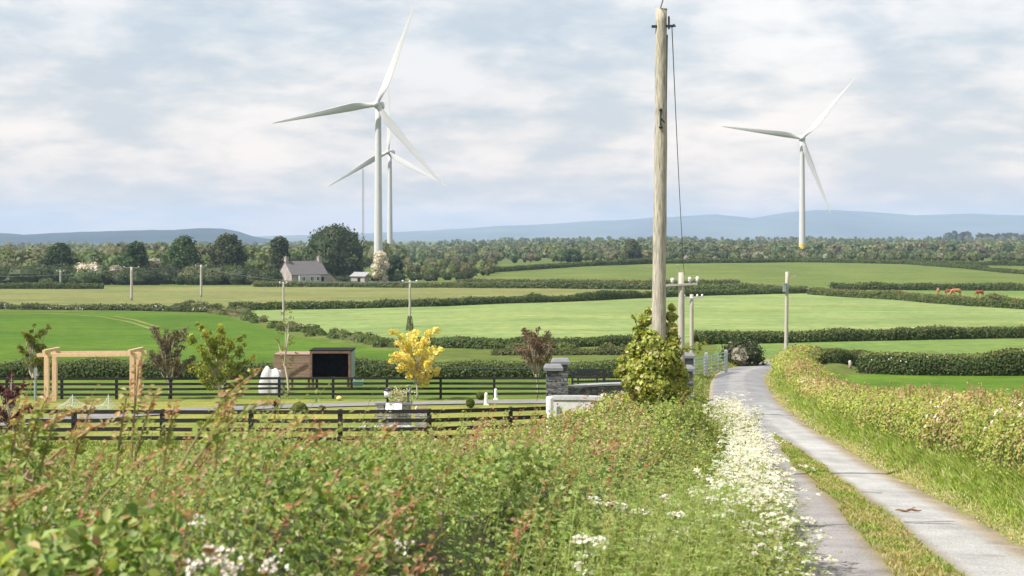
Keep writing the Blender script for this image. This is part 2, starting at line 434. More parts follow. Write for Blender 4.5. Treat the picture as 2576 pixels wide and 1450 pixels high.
# ---------------------------------------------------------------- lane
def build_lane():
    dd = np.concatenate([np.linspace(-50, 8, 60), np.linspace(8.2, 60, 260), np.linspace(60.4, 102, 120)])
    c = lanec(dd); z = lanez(dd)+.012
    tang = np.gradient(np.stack([c, dd], 1), axis=0); tang /= np.linalg.norm(tang, axis=1)[:, None]
    nx, ny = tang[:, 1], -tang[:, 0]
    off = np.array([-LHW-.1, -LHW+.02, -1.2, -.95, -.6, -.42, -.2, 0, .2, .4, .7, 1.0, 1.25, LHW-.02, LHW+.1])
    camber = np.array([-.06, 0, .012, .02, .03, .034, .036, .038, .036, .034, .03, .022, .01, 0, -.06])
    tl = np.array((.245, .23, .228)); tr = np.array((.335, .33, .322)); ed = np.array((.27, .225, .16)); md = np.array((.20, .165, .10))
    V = []; Cc = []
    for k in range(len(off)):
        e = off[k]+ (vnoise(dd*1.7, dd*0+k, 4)-.5)*.16*(abs(off[k]) > 1.3)
        V.append(np.stack([c+nx*e, dd+ny*e, z+camber[k]], 1))
        o_ = off[k]
        base = ed if abs(o_) > 1.22 else (md if -.45 <= o_ <= .21 else (tl if o_ < 0 else tr))
        fade = smooth(30, 46, dd)[:, None]
        far_ = smooth(34, 75, dd)[:, None]; base = base*(1-far_)+np.array((.19, .192, .198))*far_ if abs(o_) <= 1.3 else base+0*far_
        b2 = base*(1-fade*(-.45 <= o_ <= .21))+np.array((.235, .232, .232))*fade*(-.45 <= o_ <= .21)
        n = fbm(dd*.6, dd*0+k*.7, 8)
        Cc.append(b2*(.85+.3*n)[:, None])
    V = np.stack(V, 1); Cc = np.stack(Cc, 1); nr, nc = V.shape[:2]
    i = np.arange(nr-1)[:, None]*nc+np.arange(nc-1)[None]
    q = np.stack([i, i+1, i+nc+1, i+nc], -1).reshape(-1, 4)
    mb = MB(); mb.add(V.reshape(-1, 3), q, col=Cc.reshape(-1, 3))
    lane = mb.build('lane', M['lane'], smooth_=True); tag(lane, kind='structure')
    # cracks sealed with tar across the lane
    mb = MB()
    def at(d, e):
        cc = float(lanec(d)); return np.array([cc+e, d, float(lanez(d))+.012+.043])
    for (d, e0, e1, w, dr) in ((18.6, -1.3, -.32, .045, .25), (19.2, .3, 1.0, .03, .05), (24.6, .25, .6, .03, -.2)):
        ee = np.linspace(e0, e1, 12); P = [at(d+dr*(t-e0)+.05*math.sin(t*9), t) for t in ee]
        P = np.array(P); v = np.concatenate([P-[0, w, 0], P+[0, w, 0]]); n = len(P)
        mb.add(v, [(i, i+1, n+i+1, n+i) for i in range(n-1)])
    mb.build('tar_seam', M['tar'], lane)
    # grass growing down the crown of the lane
    mb = MB(); k = 16000
    d = 6+36*rng.random(k)**1.5; w = .27*np.minimum(1, (44-d)/10)*(.75+.6*vnoise(d*.9, d*0, 9))
    e = -.11+w*np.clip(rng.normal(0, .55, k), -1, 1)
    x = lanec(d)+e; b = np.stack([x, d, lanez(d)+.045], 1)
    patch = fbm(x*2.2, d*1.1, 21)
    col = np.where((patch > .46)[:, None], palette(k, [(.24, .32, .075), (.30, .36, .10)]), palette(k, [(.42, .39, .17), (.34, .36, .12), (.46, .37, .21)], [3, 3, 1]))
    ln = rng.normal(0, .5, (k, 3)); ln[:, 2] = 0
    blades(mb, b, rng.uniform(.03, .085, k), ln, .014+d*.0006, col)
    o = mb.build('grass', M['grass']); tag(o, 'short yellowish grass growing along the crown of the lane', 'grass', kind='stuff')
    # dead stick
    mb = MB(); p = G(2285, 1295); z0 = float(lanez(p[1]))+.065
    P = [np.array([p[0]+t, p[1]+.02*math.sin(t*20), z0+.01*math.sin(t*33)]) for t in np.linspace(-.19, .19, 9)]
    mb.tube(P, [.008, .014, .018, .015, .02, .016, .018, .012, .006], 7)
    mb.tube([P[5], P[5]+[.05, .05, .02], P[5]+[.09, .07, .01]], [.009, .007, .003], 5)
    tag(mb.build('stick', M['stick'], smooth_=True), 'short broken brown stick lying on the pale right wheel track of the lane', 'stick')
build_lane()

# ---------------------------------------------------------------- hills
def build_hills(name, ridge, d0, depth, mat, zb):
    us = np.linspace(ridge[0][0], ridge[-1][0], 260)
    yr = np.interp(us, [a for a, b in ridge], [b for a, b in ridge])
    yr = yr+(fbm(us*.02, us*0, 5)-.5)*3.0
    zt = -(yr-HY)/F*d0
    rows = np.linspace(-1, 1, 22); V = []
    for r in rows:
        d = d0+r*depth; prof = (1-abs(r)**1.7)
        f = 1-.28*fbm(us*.012+r*2, us*0+r*3, 9)*(1-prof)*3*prof
        V.append(np.stack([(us-CX)/F*d, np.full_like(us, d), zb+(zt-zb)*prof*f], 1))
    V = np.stack(V); nr, nc = V.shape[:2]
    i = np.arange(nr-1)[:, None]*nc+np.arange(nc-1)[None]
    mb = MB(); mb.add(V.reshape(-1, 3), np.stack([i, i+1, i+nc+1, i+nc], -1).reshape(-1, 4))
    tag(mb.build(name, mat, smooth_=True), kind='structure')
build_hills('hills', [(600, 596), (700, 592), (850, 590), (990, 585), (1100, 580), (1250, 570), (1400, 562), (1560, 553), (1640, 548), (1800, 540), (1890, 549), (2000, 532), (2080, 528), (2200, 534), (2300, 543), (2400, 538), (2500, 540), (2700, 545), (3000, 556), (3300, 575), (3600, 590)], 11000, 2600, M['hill_far'], -45)
build_hills('hills', [(-1400, 598), (-900, 592), (-300, 590), (-40, 586), (20, 587), (60, 591), (130, 587), (250, 583), (350, 579), (440, 580), (500, 574), (560, 575), (600, 582), (640, 595), (700, 604), (760, 612)], 5200, 900, M['hill_near'], -31)

# ---------------------------------------------------------------- far woodland (one mass)
def build_wood(name, specs, label):
    mb = MB()
    for (u0, u1, d0, d1, n, hmin, hmax, cols, wts, nl, seed) in specs:
        u = rng.uniform(u0, u1, n); inv = rng.uniform(1/d1, 1/d0, n); d = 1/inv
        x = (u-CX)/F*d; z = H(x, d); h = rng.uniform(hmin, hmax, n)*(.8+.4*fbm(u*.01, d*.004, seed))
        w = h*rng.uniform(.75, 1.15, n)
        tint = palette(n, cols, wts, .2)
        # inner body
        for j in range(n):
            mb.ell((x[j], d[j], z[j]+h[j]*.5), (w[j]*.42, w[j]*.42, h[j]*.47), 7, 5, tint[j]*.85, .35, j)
        dirs = unit(rng.normal(size=(n, nl, 3))); dirs[..., 2] = np.abs(dirs[..., 2])*1.05-.25; dirs = unit(dirs)
        lump = .82+.34*rng.random((n, nl, 1))
        P = np.stack([x, d, z+h*.5], 1)[:, None]+dirs*np.stack([w*.5, w*.5, h*.5], 1)[:, None]*lump
        nr = dirs+rng.normal(size=dirs.shape)*.45
        sz = (h*.26)[:, None]*rng.uniform(.6, 1.3, (n, nl))*math.sqrt(60/nl)*.9
        cc = np.repeat(tint[:, None], nl, 1)*rng.uniform(.75, 1.25, (n, nl, 1))
        leaves(mb, P.reshape(-1, 3), nr.reshape(-1, 3), sz.ravel(), cc.reshape(-1, 3), .85, .1)
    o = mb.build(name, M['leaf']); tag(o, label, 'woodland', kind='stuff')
G1, G2, G3, G4, G5 = (.15, .19, .08), (.11, .155, .068), (.20, .22, .105), (.20, .185, .115), (.085, .125, .06)
build_wood('woodland', [
    (-300, 800, 470, 640, 150, 6, 10.5, [(.12, .16, .052), (.155, .185, .066), (.145, .15, .07), (.135, .18, .052)], [3, 3, 1, 2], 130, 1),
    (-300, 1000, 640, 1500, 330, 7, 12, [(.14, .18, .06), G1, (.18, .20, .08), (.16, .16, .08)], [3, 1, 2, 1], 60, 2),
    (-300, 1000, 1500, 3200, 330, 7, 12, [G1, G2, G3], None, 26, 3)],
    'mixed pale green woodland behind the dark trees and stone cottage')
build_wood('woodland', [
    (950, 1260, 468, 640, 60, 1.8, 4.2, [(.15, .17, .06), (.18, .16, .08), (.12, .15, .05)], None, 80, 14),
    (940, 1700, 650, 900, 170, 2.6, 5.6, [G1, G3, G4, G2], [2, 2, 1, 2], 80, 4),
    (900, 1750, 800, 3200, 900, 3.6, 8, [G1, G2, G3, G5, (.13, .14, .08)], [2, 2, 2, 1, 1], 34, 5)],
    'low hazy woodland on the plain between the twin turbines and the telephone pole')
build_wood('woodland', [
    (1640, 2750, 680, 800, 260, 2.4, 4.8, [G2, G1, G5, (.10, .11, .05)], [3, 2, 2, 1], 70, 6),
    (1640, 2750, 800, 2600, 1300, 3.6, 8, [G1, G2, G3, (.17, .17, .10), G4, G5], [2, 3, 3, 2, 1, 2], 36, 7),
    (2380, 2620, 2350, 2500, 46, 9, 14, [G5, (.05, .06, .03)], None, 40, 8)],
    'broad pale and dark green woodland beneath the single right hand turbine')
build_wood('blossom_scrub', [
    (1700, 2750, 636, 680, 150, 1.8, 4.6, [(.40, .38, .33), (.15, .18, .07), (.27, .25, .18), (.12, .15, .06)], [1.3, 3, 1.2, 2], 60, 9)],
    'row of pale blossoming scrub along the foot of the right hand woodland')

# ---------------------------------------------------------------- trees
def crown_mesh(lobes, n, lsize, cols, wts=None, core=True, flat=.5, asp=.75, leafmix=0):
    mb = MB(); lobes = np.array(lobes); rr = lobes[:, 3]**2; k = rng.choice(len(lobes), n, p=rr/rr.sum())
    d = unit(rng.normal(size=(n, 3))); Lb = lobes[k]
    sh = rng.uniform(.62, 1.08, (n, 1)) if core else rng.random((n, 1))**.5*1.1
    P = Lb[:, :3]+d*Lb[:, 3:4]*sh*np.array([1, 1, .85])
    cl = palette(len(lobes), cols, wts, .12)
    c = cl[k]*rng.uniform(.72, 1.28, (n, 1)); c = c*(1-leafmix)+palette(n, cols, wts, .2)*leafmix
    leaves(mb, P, d+rng.normal(size=(n, 3))*flat, lsize*rng.uniform(.6, 1.35, n), c, asp, .12)
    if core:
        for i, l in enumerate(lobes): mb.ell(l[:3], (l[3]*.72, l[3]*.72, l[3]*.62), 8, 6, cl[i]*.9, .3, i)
    return mb
def tree(name, label, cat, base, h, w, cols, n, lsize, shape='round', nl=12, trunk_h=.2, tr=.03, bark='bark', core=True, group=None, wts=None, mat='leaf', lr=.27, asp=.75):
    root = empty(name, base, label, cat, group)
    z0 = h*trunk_h; ch = h-z0; lobes = []
    if shape == 'branchy':
        for i in range(nl):
            t0 = .02+.72*i/nl; a = i*2.4+random.random()*.8; ln = w/2*(1.02-.3*t0)*random.uniform(.7, 1.08); z1 = z0+ch*t0; rise = random.uniform(.45, 1.1)*ln+ch*.04
            for f, rk in ((.35, .95), (.62, .9), (.85, .72), (1.02, .52)):
                lobes.append((math.cos(a)*ln*f+random.uniform(-.05, .05)*w, math.sin(a)*ln*f, min(h*.99, z1+rise*f), lr*w*rk*random.uniform(.75, 1.15)))
        for f in (.7, .8, .9, .97): lobes.append((random.uniform(-.06, .06)*w, random.uniform(-.06, .06)*w, h*f, lr*w*(1.25-f)*1.6))
    for i in range(nl if shape != 'branchy' else 0):
        t = (i+.5)/nl if shape != 'dome' else ((i+.5)/nl)**.8
        env = {'round': math.sqrt(max(.08, 1-(2*t-1)**2)), 'dome': math.sqrt(max(.05, 1-t**2.2)), 'cone': 1.02-t*.85,
               'vase': .35+.65*math.sin(min(1, t*1.25)*math.pi/2) if t < .8 else .75, 'oval': max(.25, math.sin(math.pi*(.12+.8*t)))}[shape]
        r = lr*w*(.75+.5*random.random())*(.65+.35*env)
        a = i*2.4+random.random(); rad = max(0, w/2*env-r*.85)*math.sqrt(random.uniform(.35, 1))
        lobes.append((math.cos(a)*rad, math.sin(a)*rad, min(z0+ch*t, h-r*.8) if t > .5 else max(z0+ch*t, z0+r*.5), r))
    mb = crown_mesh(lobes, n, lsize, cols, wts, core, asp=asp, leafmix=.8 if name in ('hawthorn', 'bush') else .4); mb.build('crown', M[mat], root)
    tb = MB(); R0 = h*tr
    P = [np.array([.02*h*math.sin(k*1.3), .015*h*math.cos(k*1.7)-.015*h, h*.72*k/6-.1]) for k in range(7)]
    tb.tube(P, [R0*(1-.12*k) for k in range(7)], 8)
    for l in lobes[::max(1, nl//6)]:
        s = P[2+int(3*max(0, l[2]/h-.2))] if l[2] > 0 else P[2]
        e = np.array(l[:3]); tb.tube([s, (s+e)/2+[0, 0, -.03*h], e], [R0*.45, R0*.3, R0*.1], 5)
    tb.build('trunk', M[bark], root, True)
    return root
DK = [(.050, .088, .030), (.038, .072, .027), (.075, .115, .035)]
DK2 = [(.066, .086, .032), (.050, .070, .028), (.09, .105, .04)]
def at(u, y, d=None):
    p = G(u, y)
    if d: p = np.array([(u-CX)/F*d, d, gz((u-CX)/F*d, d)])
    return p
TG = 'dark trees along the far field edge'
def bigtree(label, u, ytop, wpx, d, cols, shape, n=3600, nl=16):
    p = at(u, 0, d); h = -(ytop-HY)/F*d-p[2]; w = wpx/F*d
    return tree('tree', label, 'tree', p, h, w, cols, n, .85, shape, nl, .06, .03, group=TG)
bigtree('tall narrow dark green tree left of the big hawthorn in blossom', 150, 612, 84, 418, DK, 'oval')
bigtree('rounded dark green tree behind the pole with a crossbar, between two blossoming hawthorns', 343, 610, 78, 422, DK, 'oval')
bigtree('bright topped dark green tree just left of the pale pole', 462, 596, 104, 424, [(.055, .105, .03), (.085, .135, .04), (.042, .08, .027)], 'oval')
bigtree('brownish dark green tree standing over the small ruined gable', 572, 590, 108, 432, DK2, 'oval')
bigtree('pointed dark tree behind the left chimney of the stone cottage', 703, 596, 92, 450, DK2, 'cone')
bigtree('very wide domed dark tree behind the stone cottage', 842, 568, 190, 455, [(.058, .086, .030), (.08, .105, .036), (.046, .072, .027)], 'dome', 7000, 26)
HW = [(.74, .70, .66), (.64, .58, .52), (.15, .18, .08)]
def hawthorn(label, u, ytop, wpx, d, wts=(3, 2, 2), ybase=None):
    p = at(u, 0, d); h = -(ytop-HY)/F*d-p[2]; w = wpx/F*d
    return tree('hawthorn', label, 'hawthorn', p, h, w, HW, 1800, .6, 'dome', 12, .05, .03, group='hawthorns in blossom', wts=wts, lr=.24)
hawthorn('wide pinkish white hawthorn in blossom right of the tall narrow tree', 222, 662, 120, 412)
hawthorn('pale hawthorn in blossom left of the bright topped tree', 388, 650, 56, 428)
hawthorn('faint creamy hawthorn between the wide hawthorn and crossbar pole', 292, 668, 56, 424, (1, 3, 3))
hawthorn('round white hawthorn in blossom beside the wide domed tree', 957, 633, 58, 426, (8, 3, .8))
for lab, u, yt, wp, d, cols in (
    ('dark bush against the right side of the round white hawthorn', 992, 645, 56, 440, DK),
    ('small round dark tree alone above the upper pasture hedge', 1441, 627, 58, 640, DK),
    ('olive tree with a dark heart above the upper pasture hedge, nearest the telephone pole', 1590, 603, 66, 650, [(.09, .10, .045), (.03, .045, .02), (.11, .12, .05)])):
    p = at(u, 0, d); h = -(yt-HY)/F*d-p[2]
    tree('tree', lab, 'tree', p, h, wp/F*d, cols, 1800, .8, 'dome', 10, .05, .03, group='small trees above the pasture')
# undergrowth at the foot of the far trees
def scrub(mb, u0, u1, d0, d1, n, h0, h1, cols, ls, nl=210):
    for j in range(n):
        u = rng.uniform(u0, u1); d = rng.uniform(d0, d1); x = (u-CX)/F*d; z = gz(x, d); h = rng.uniform(h0, h1); w = h*rng.uniform(1.2, 2.2)
        c = palette(1, cols)[0]
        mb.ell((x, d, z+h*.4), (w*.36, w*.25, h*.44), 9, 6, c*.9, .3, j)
        dr = unit(rng.normal(size=(nl, 3))); dr[:, 2] = np.abs(dr[:, 2])
        leaves(mb, np.array([x, d, z+h*.4])+dr*np.array([w*.5, w*.35, h*.6])*rng.uniform(.8, 1.1, (nl, 1)), dr+rng.normal(size=dr.shape)*.5, ls*rng.uniform(.6, 1.3, nl), c*rng.uniform(.7, 1.3, (nl, 1)), .8)
mb = MB(); scrub(mb, -80, 690, 402, 422, 130, 1.8, 6.0, [(.065, .095, .035), (.09, .125, .045), (.055, .08, .03), (.13, .145, .065)], .6)
scrub(mb, 840, 1180, 425, 455, 26, 1.2, 2.6, [(.07, .10, .03), (.05, .075, .025), (.12, .12, .05)], .55)
tag(mb.build('undergrowth', M['leaf']), 'tangled dark undergrowth filling the foot of the far trees', 'undergrowth', kind='stuff')

# ---------------------------------------------------------------- field hedges
HG = 'field hedgerows'
def hedge(label, line, h, w, ls, cols, wts=None, top=None, ptop=.5, cover=2.2, name='hedge', rough=.25, world=None, group=HG, flowers=0):
    pts = np.array([G(u, y) for u, y in line]) if world is None else np.array(world)
    seg = np.linalg.norm(np.diff(pts[:, :2], axis=0), axis=1); S = np.concatenate([[0], np.cumsum(seg)]); Lh = S[-1]
    per = w+1.7*h; n = int(min(26000, cover*Lh*per/(ls*ls*.45)))
    def atS(s):
        x = np.interp(s, S, pts[:, 0]); d = np.interp(s, S, pts[:, 1]); e = .5
        tx = np.interp(s+e, S, pts[:, 0])-np.interp(s-e, S, pts[:, 0]); td = np.interp(s+e, S, pts[:, 1])-np.interp(s-e, S, pts[:, 1])
        l = np.sqrt(tx*tx+td*td)+1e-9
        return x, d, -td/l, tx/l
    sd = int(abs(pts[0, 0]*7+pts[0, 1]*3)) % 97
    def hh(s): return h*(.34*smooth(.66, .9, vnoise(s*.11/max(.7, h*.6), s*0, 19))+.78)*(1-rough/2+rough*fbm(s*.35/max(h, .6), s*0, sd)*1.3-.1*rough)
    def ww(s): return w*(1-rough/2+rough*fbm(s*.3, s*0+9, sd))
    prof = np.array([(-.5, 0), (-.56, .3), (-.54, .65), (-.42, .93), (-.15, 1.0), (.15, 1.0), (.42, .93), (.54, .65), (.56, .3), (.5, 0)])
    pls = np.concatenate([[0], np.cumsum(np.hypot(np.diff(prof[:, 0])*w, np.diff(prof[:, 1])*h))])
    root = empty(name, pts[0], label, 'hedge', group); off = pts[0]
    def surf(s, q, k=1.0):
        a = np.interp(q, pls, prof[:, 0])*k; b = np.interp(q, pls, prof[:, 1])
        x, d, nx, nd = atS(s); lat = a*ww(s)
        X = x+nx*lat; D = d+nd*lat
        return np.stack([X, D, H(X, D)+b*hh(s)*k-.05], 1), np.stack([nx*a*2.0, nd*a*2.0, np.maximum(b, .1)*1.0], 1), b
    # inner body
    ns = max(6, int(Lh/max(.8, h*.6))); ss = np.linspace(0, Lh, ns); core = []
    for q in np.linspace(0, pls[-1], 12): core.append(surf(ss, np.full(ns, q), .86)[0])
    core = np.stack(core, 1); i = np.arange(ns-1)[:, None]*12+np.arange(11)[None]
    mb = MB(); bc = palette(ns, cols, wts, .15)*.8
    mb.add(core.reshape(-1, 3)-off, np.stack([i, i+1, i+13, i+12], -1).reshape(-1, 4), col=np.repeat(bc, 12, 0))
    s = rng.uniform(0, Lh, n); q = rng.uniform(0, pls[-1], n); P, Nn, b = surf(s, q)
    P = P+rng.normal(size=P.shape)*ls*.35
    c = palette(n, cols, wts)*(.75+.5*fbm(s*.5, b*2, sd+1))[:, None]
    if top is not None:
        m = (b > .9) & (rng.random(n) < ptop); c[m] = palette(int(m.sum()), [top])
    leaves(mb, P-off, Nn+rng.normal(size=P.shape)*.5, ls*rng.uniform(.6, 1.35, n), c, .75)
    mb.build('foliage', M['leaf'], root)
    if flowers:
        mb = MB(); k = flowers; cs = rng.uniform(0, Lh, 9); s = cs[rng.integers(0, 9, k)]+rng.normal(0, .5, k); q = rng.uniform(pls[-1]*.08, pls[-1]*.6, k)
        P, Nn, b = surf(np.clip(s, 0, Lh), q, 1.04); leaves(mb, P-off, Nn, ls*.7, palette(k, [(.6, .56, .5)], None, .1), .9)
        mb.build('blossom', M['petal'], root)
    return root
HD = [(.075, .12, .03), (.10, .145, .04), (.055, .088, .026), (.13, .15, .05)]
HM = [(.13, .18, .05), (.095, .145, .04), (.165, .185, .065), (.07, .105, .032)]
TOPB = (.22, .17, .09)
hedge('long clipped dark hedge behind the black rail paddock and field shelter', [(-200, 951), (300, 951), (700, 950), (1100, 949), (1590, 950)], 1.42, 1.6, .17, HD, top=(.17, .20, .07), rough=.4)
hedge('short dark hedge on the near edge of the pale field, left of the ivy', [(1040, 873), (1250, 877), (1400, 874), (1600, 868)], 1.0, 1.6, .22, HD, rough=.5)
hedge('low olive hedge just above the paddock hedge, left of the ivy mound', [(1240, 893), (1400, 893), (1590, 892)], .55, 1.2, .2, [(.10, .12, .04), (.12, .13, .05)], rough=.5)
hedge('ragged low hedge between the brown hayfield and bright green field', [(-250, 778), (0, 778), (200, 780), (400, 783), (540, 786)], 1.0, 2.0, .36, [(.10, .13, .04), (.13, .15, .055), (.06, .09, .03)], rough=.8, flowers=160)
hedge('trimmed dark hedge along the far edge of the pale centre field', [(575, 780), (800, 778), (1100, 771), (1300, 763), (1500, 756), (1640, 749), (1800, 743), (2030, 738)], 1.35, 1.7, .36, HD, rough=.35)
hedge('dark hedge in front of the stone cottage bounding the hayfield', [(-250, 727), (100, 727), (260, 727)], 1.7, 2.0, .45, HD, rough=.35)
hedge('mid green hedge along the top of the hayfield right of the cottage', [(640, 722), (840, 722), (1200, 725), (1640, 729), (1900, 732), (2030, 737)], 1.6, 1.8, .42, HM, top=TOPB, ptop=.3, rough=.35)
hedge('brown topped hedge below the upper olive pasture, just above the hayfield hedge', [(1150, 714), (1400, 715), (1640, 717), (1860, 719)], 1.3, 1.6, .42, HD, top=TOPB, rough=.4)
hedge('dark hedge behind the grazing cows', [(2090, 729), (2250, 730), (2420, 731), (2800, 733)], 1.9, 1.8, .42, HD, top=TOPB, ptop=.2, rough=.35)
hedge('dark hedge along the top of the upper olive pasture under the far woodland', [(1160, 690), (1280, 683), (1400, 675), (1640, 664), (2000, 660), (2250, 664), (2420, 668), (2850, 670)], 1.9, 2.2, .6, HD, rough=.35)
hedge('oblique dark hedge running down the right end of the upper pasture', [(2270, 664), (2420, 675), (2576, 690), (2800, 712)], 1.4, 1.8, .5, HD, rough=.35)
hedge('long hedge in front of the grazing cows with brown clipped top', [(2040, 741), (2200, 751), (2350, 763), (2480, 772), (2576, 778), (2850, 796)], 1.75, 1.6, .34, HM, top=(.20, .15, .07), ptop=.6, rough=.25)
hedge('dark hedge at the near side of the pale centre field, right of the leaning poles', [(1750, 866), (1860, 864), (2000, 861), (2300, 855), (2800, 846)], 1.25, 1.6, .24, HD, top=(.14, .13, .05), ptop=.4, rough=.35)
hedge('low dark hedge at the lane bend, with pale stumps before it', [(1985, 912), (2080, 914), (2190, 918)], 1.0, 1.3, .15, HD, top=(.16, .15, .06), ptop=.4, rough=.4)
hedge('tall dark hedge bounding the vivid green field right of the lane', [(2175, 938), (2300, 943), (2450, 944), (2850, 944)], 1.75, 1.7, .15, HD+[(.055, .08, .025)], top=(.2, .22, .07), ptop=.5, rough=.3, flowers=70)
# scrubby bank between the bright field and the pale field
mb = MB()
def bank(line, n, h0, h1, ls, cols):
    P = np.array([G(u, y) for u, y in line]); S = np.concatenate([[0], np.cumsum(np.linalg.norm(np.diff(P, axis=0), axis=1))])
    for j in range(n):
        s = rng.uniform(0, S[-1]); x = np.interp(s, S, P[:, 0])+rng.normal(0, .8); d = np.interp(s, S, P[:, 1])+rng.normal(0, 1.6)
        z = gz(x, d); h = rng.uniform(h0, h1); w = h*rng.uniform(1.5, 3); c = palette(1, cols)[0]
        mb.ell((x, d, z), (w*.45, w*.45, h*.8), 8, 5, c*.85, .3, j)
        k = 60; dr = unit(rng.normal(size=(k, 3))); dr[:, 2] = np.abs(dr[:, 2])
        leaves(mb, np.array([x, d, z])+dr*np.array([w*.5, w*.5, h]), dr+rng.normal(size=dr.shape)*.5, ls*rng.uniform(.6, 1.3, k), c*rng.uniform(.75, 1.25, (k, 1)), .7)
bank([(500, 772), (600, 795), (640, 808), (720, 826), (860, 850), (1000, 874), (1240, 880), (1590, 880)], 120, .35, .9, .28, [(.13, .16, .05), (.10, .14, .04), (.17, .17, .075), (.075, .11, .03)])
bank([(470, 770), (540, 778), (600, 790)], 12, .8, 1.6, .3, [(.06, .09, .03), (.15, .16, .06)])
tag(mb.build('scrub', M['leaf']), 'rough weedy bank slanting between the bright and the pale fields', 'scrub', kind='stuff')

# ---------------------------------------------------------------- wind turbines
def turbine(label, hub, d, base_y, angs, yaw, band=False, R_=46.8):
    hx, _, hz = W(*hub, d)
    z0 = gz(hx, d)-.5
    angs = [math.degrees(math.atan2(math.sin(R(q)), math.cos(R(q))/math.cos(yaw))) for q in angs]
    root = empty('wind_turbine', (hx, d, z0), label, 'wind turbine', 'white wind turbines beyond the fields')
    hh = hz-z0; ax = np.array([-math.sin(yaw), -math.cos(yaw), 0.]); off = 4.2
    tp = -ax*off        # tower axis lies behind the hub
    mb = MB(); k = 32
    zz = np.linspace(0, hh-1.6, 12); mb.tube([tp+[0, 0, z] for z in zz], 2.0-.75*zz/hh, k); mb.build('tower', M['turbine'], root, True)
    if band:
        mb = MB(); mb.tube([tp+[0, 0, z] for z in (0, 5.2, 8.2)], [2.05, 2.0, 1.97], k, cap=False); mb.build('base_band', M['yellow'], root, True)
    # nacelle
    mb = MB(); sd = np.cross([0, 0, 1.], ax); sec = []
    prof = [(-1.6, .8), (-1.9, 1.35), (-4, 1.9), (-8, 1.95), (-11, 1.6), (-12.2, 1.0)]
    kk = 14; v = []
    for a, r in prof:
        for j in range(kk):
            t = 2*math.pi*j/kk; cx = math.copysign(abs(math.cos(t))**.6, math.cos(t)); cz = math.copysign(abs(math.sin(t))**.6, math.sin(t))
            v.append(ax*a+sd*cx*r+np.array([0, 0, cz*r*.95+.2]))
    m_ = len(prof); q = [(i*kk+j, i*kk+(j+1) % kk, (i+1)*kk+(j+1) % kk, (i+1)*kk+j) for i in range(m_-1) for j in range(kk)]
    v.append(ax*prof[0][0]); v.append(ax*prof[-1][0]); n0 = m_*kk
    mb.add(np.array(v)+[0, 0, hh], q, [(n0, (j+1) % kk, j) for j in range(kk)]+[(n0+1, (m_-1)*kk+j, (m_-1)*kk+(j+1) % kk) for j in range(kk)])
    mb.build('nacelle', M['turbine'], root, True)
    # spinner
    mb = MB(); P = [ax*a+np.array([0, 0, hh]) for a in (-1.7, -1.0, 0, 1.0, 1.7, 2.0)]
    mb.tube(P, [1.3, 1.55, 1.6, 1.35, .8, .15], 20); mb.build('hub', M['turbine'], root, True)
    # blades
    for a in angs:
        a = R(a); e = -sd if sd[0] < 0 else sd
        rd = e*math.cos(a)+np.array([0, 0, 1.])*math.sin(a); cd = np.cross(rd, ax)
        if a == a: cd = -e*math.sin(a)+np.array([0, 0, 1.])*math.cos(a)
        st = [(0, 1.0, .95, 0), (.03, 1.0, .95, 0), (.07, 1.25, .8, .3), (.13, 1.75, .55, .42), (.2, 1.95, .36, .36), (.3, 1.75, .28, .28), (.45, 1.35, .22, .18), (.6, 1.0, .17, .1), (.75, .72, .13, .05), (.88, .48, .1, .02), (.96, .28, .07, 0), (1, .06, .05, 0)]
        v = []; k = 14
        for t, ch, th, tw in st:
            c0 = rd*(R_*t+.9)+np.array([0, 0, hh])+ax*(1.2*t*t)
            tw = -(tw*1.1+.16)
            c1 = cd*math.cos(tw)+ax*math.sin(tw); t1 = -cd*math.sin(tw)+ax*math.cos(tw)
            rnd = max(0, 1-t/.13)
            for j in range(k):
                p = 2*math.pi*j/k; X = math.cos(p); T = math.sin(p)
                taper = rnd+(1-rnd)*(.55+.45*X)
                v.append(c0+c1*(X*ch-(1-rnd)*ch*.45)+t1*T*ch*th*taper)
        m_ = len(st); q = [(i*k+j, i*k+(j+1) % k, (i+1)*k+(j+1) % k, (i+1)*k+j) for i in range(m_-1) for j in range(k)]
        mb = MB(); mb.add(v, q); mb.build('blade', M['turbine'], root, True)
    return root
turbine('largest white wind turbine, nearest the wide domed tree by the cottage', (947, 263), 628, 615, (68.6, 190, -50.4), .10)
turbine('smaller white wind turbine half hidden behind the largest one', (976, 383), 947, 615, (89.6, 209.3, -29.8), .22)
turbine('lone white wind turbine with a yellow band round its foot', (2018, 348), 838, 625, (49.4, 170.8, -70), .20, True)
# lattice mast
p = at(913, 0, 1150); zt = -(425-HY)/F*1150
root = empty('radio_mast', p, 'very thin grey lattice mast left of the twin wind turbines', 'mast')
mb = MB(); hm = zt-p[2]
for j in range(3):
    a = 2*math.pi*j/3; o3 = np.array([math.cos(a), math.sin(a), 0])*.75
    mb.tube([o3, o3+[0, 0, hm]], .16, 6)
    a2 = 2*math.pi*(j+1)/3; o4 = np.array([math.cos(a2), math.sin(a2), 0])*.75
    zz = np.arange(0, hm-2, 2.0)
    for z in zz: mb.beam(o3+[0, 0, z], o4+[0, 0, z+2.0], .1, .1)
mb.build('lattice', M['pole_grey'], root)
mb = MB(); mb.tube([(0, 0, hm-.2), (0, 0, hm+4)], .08, 6); mb.build('antenna', M['pole_grey'], root)

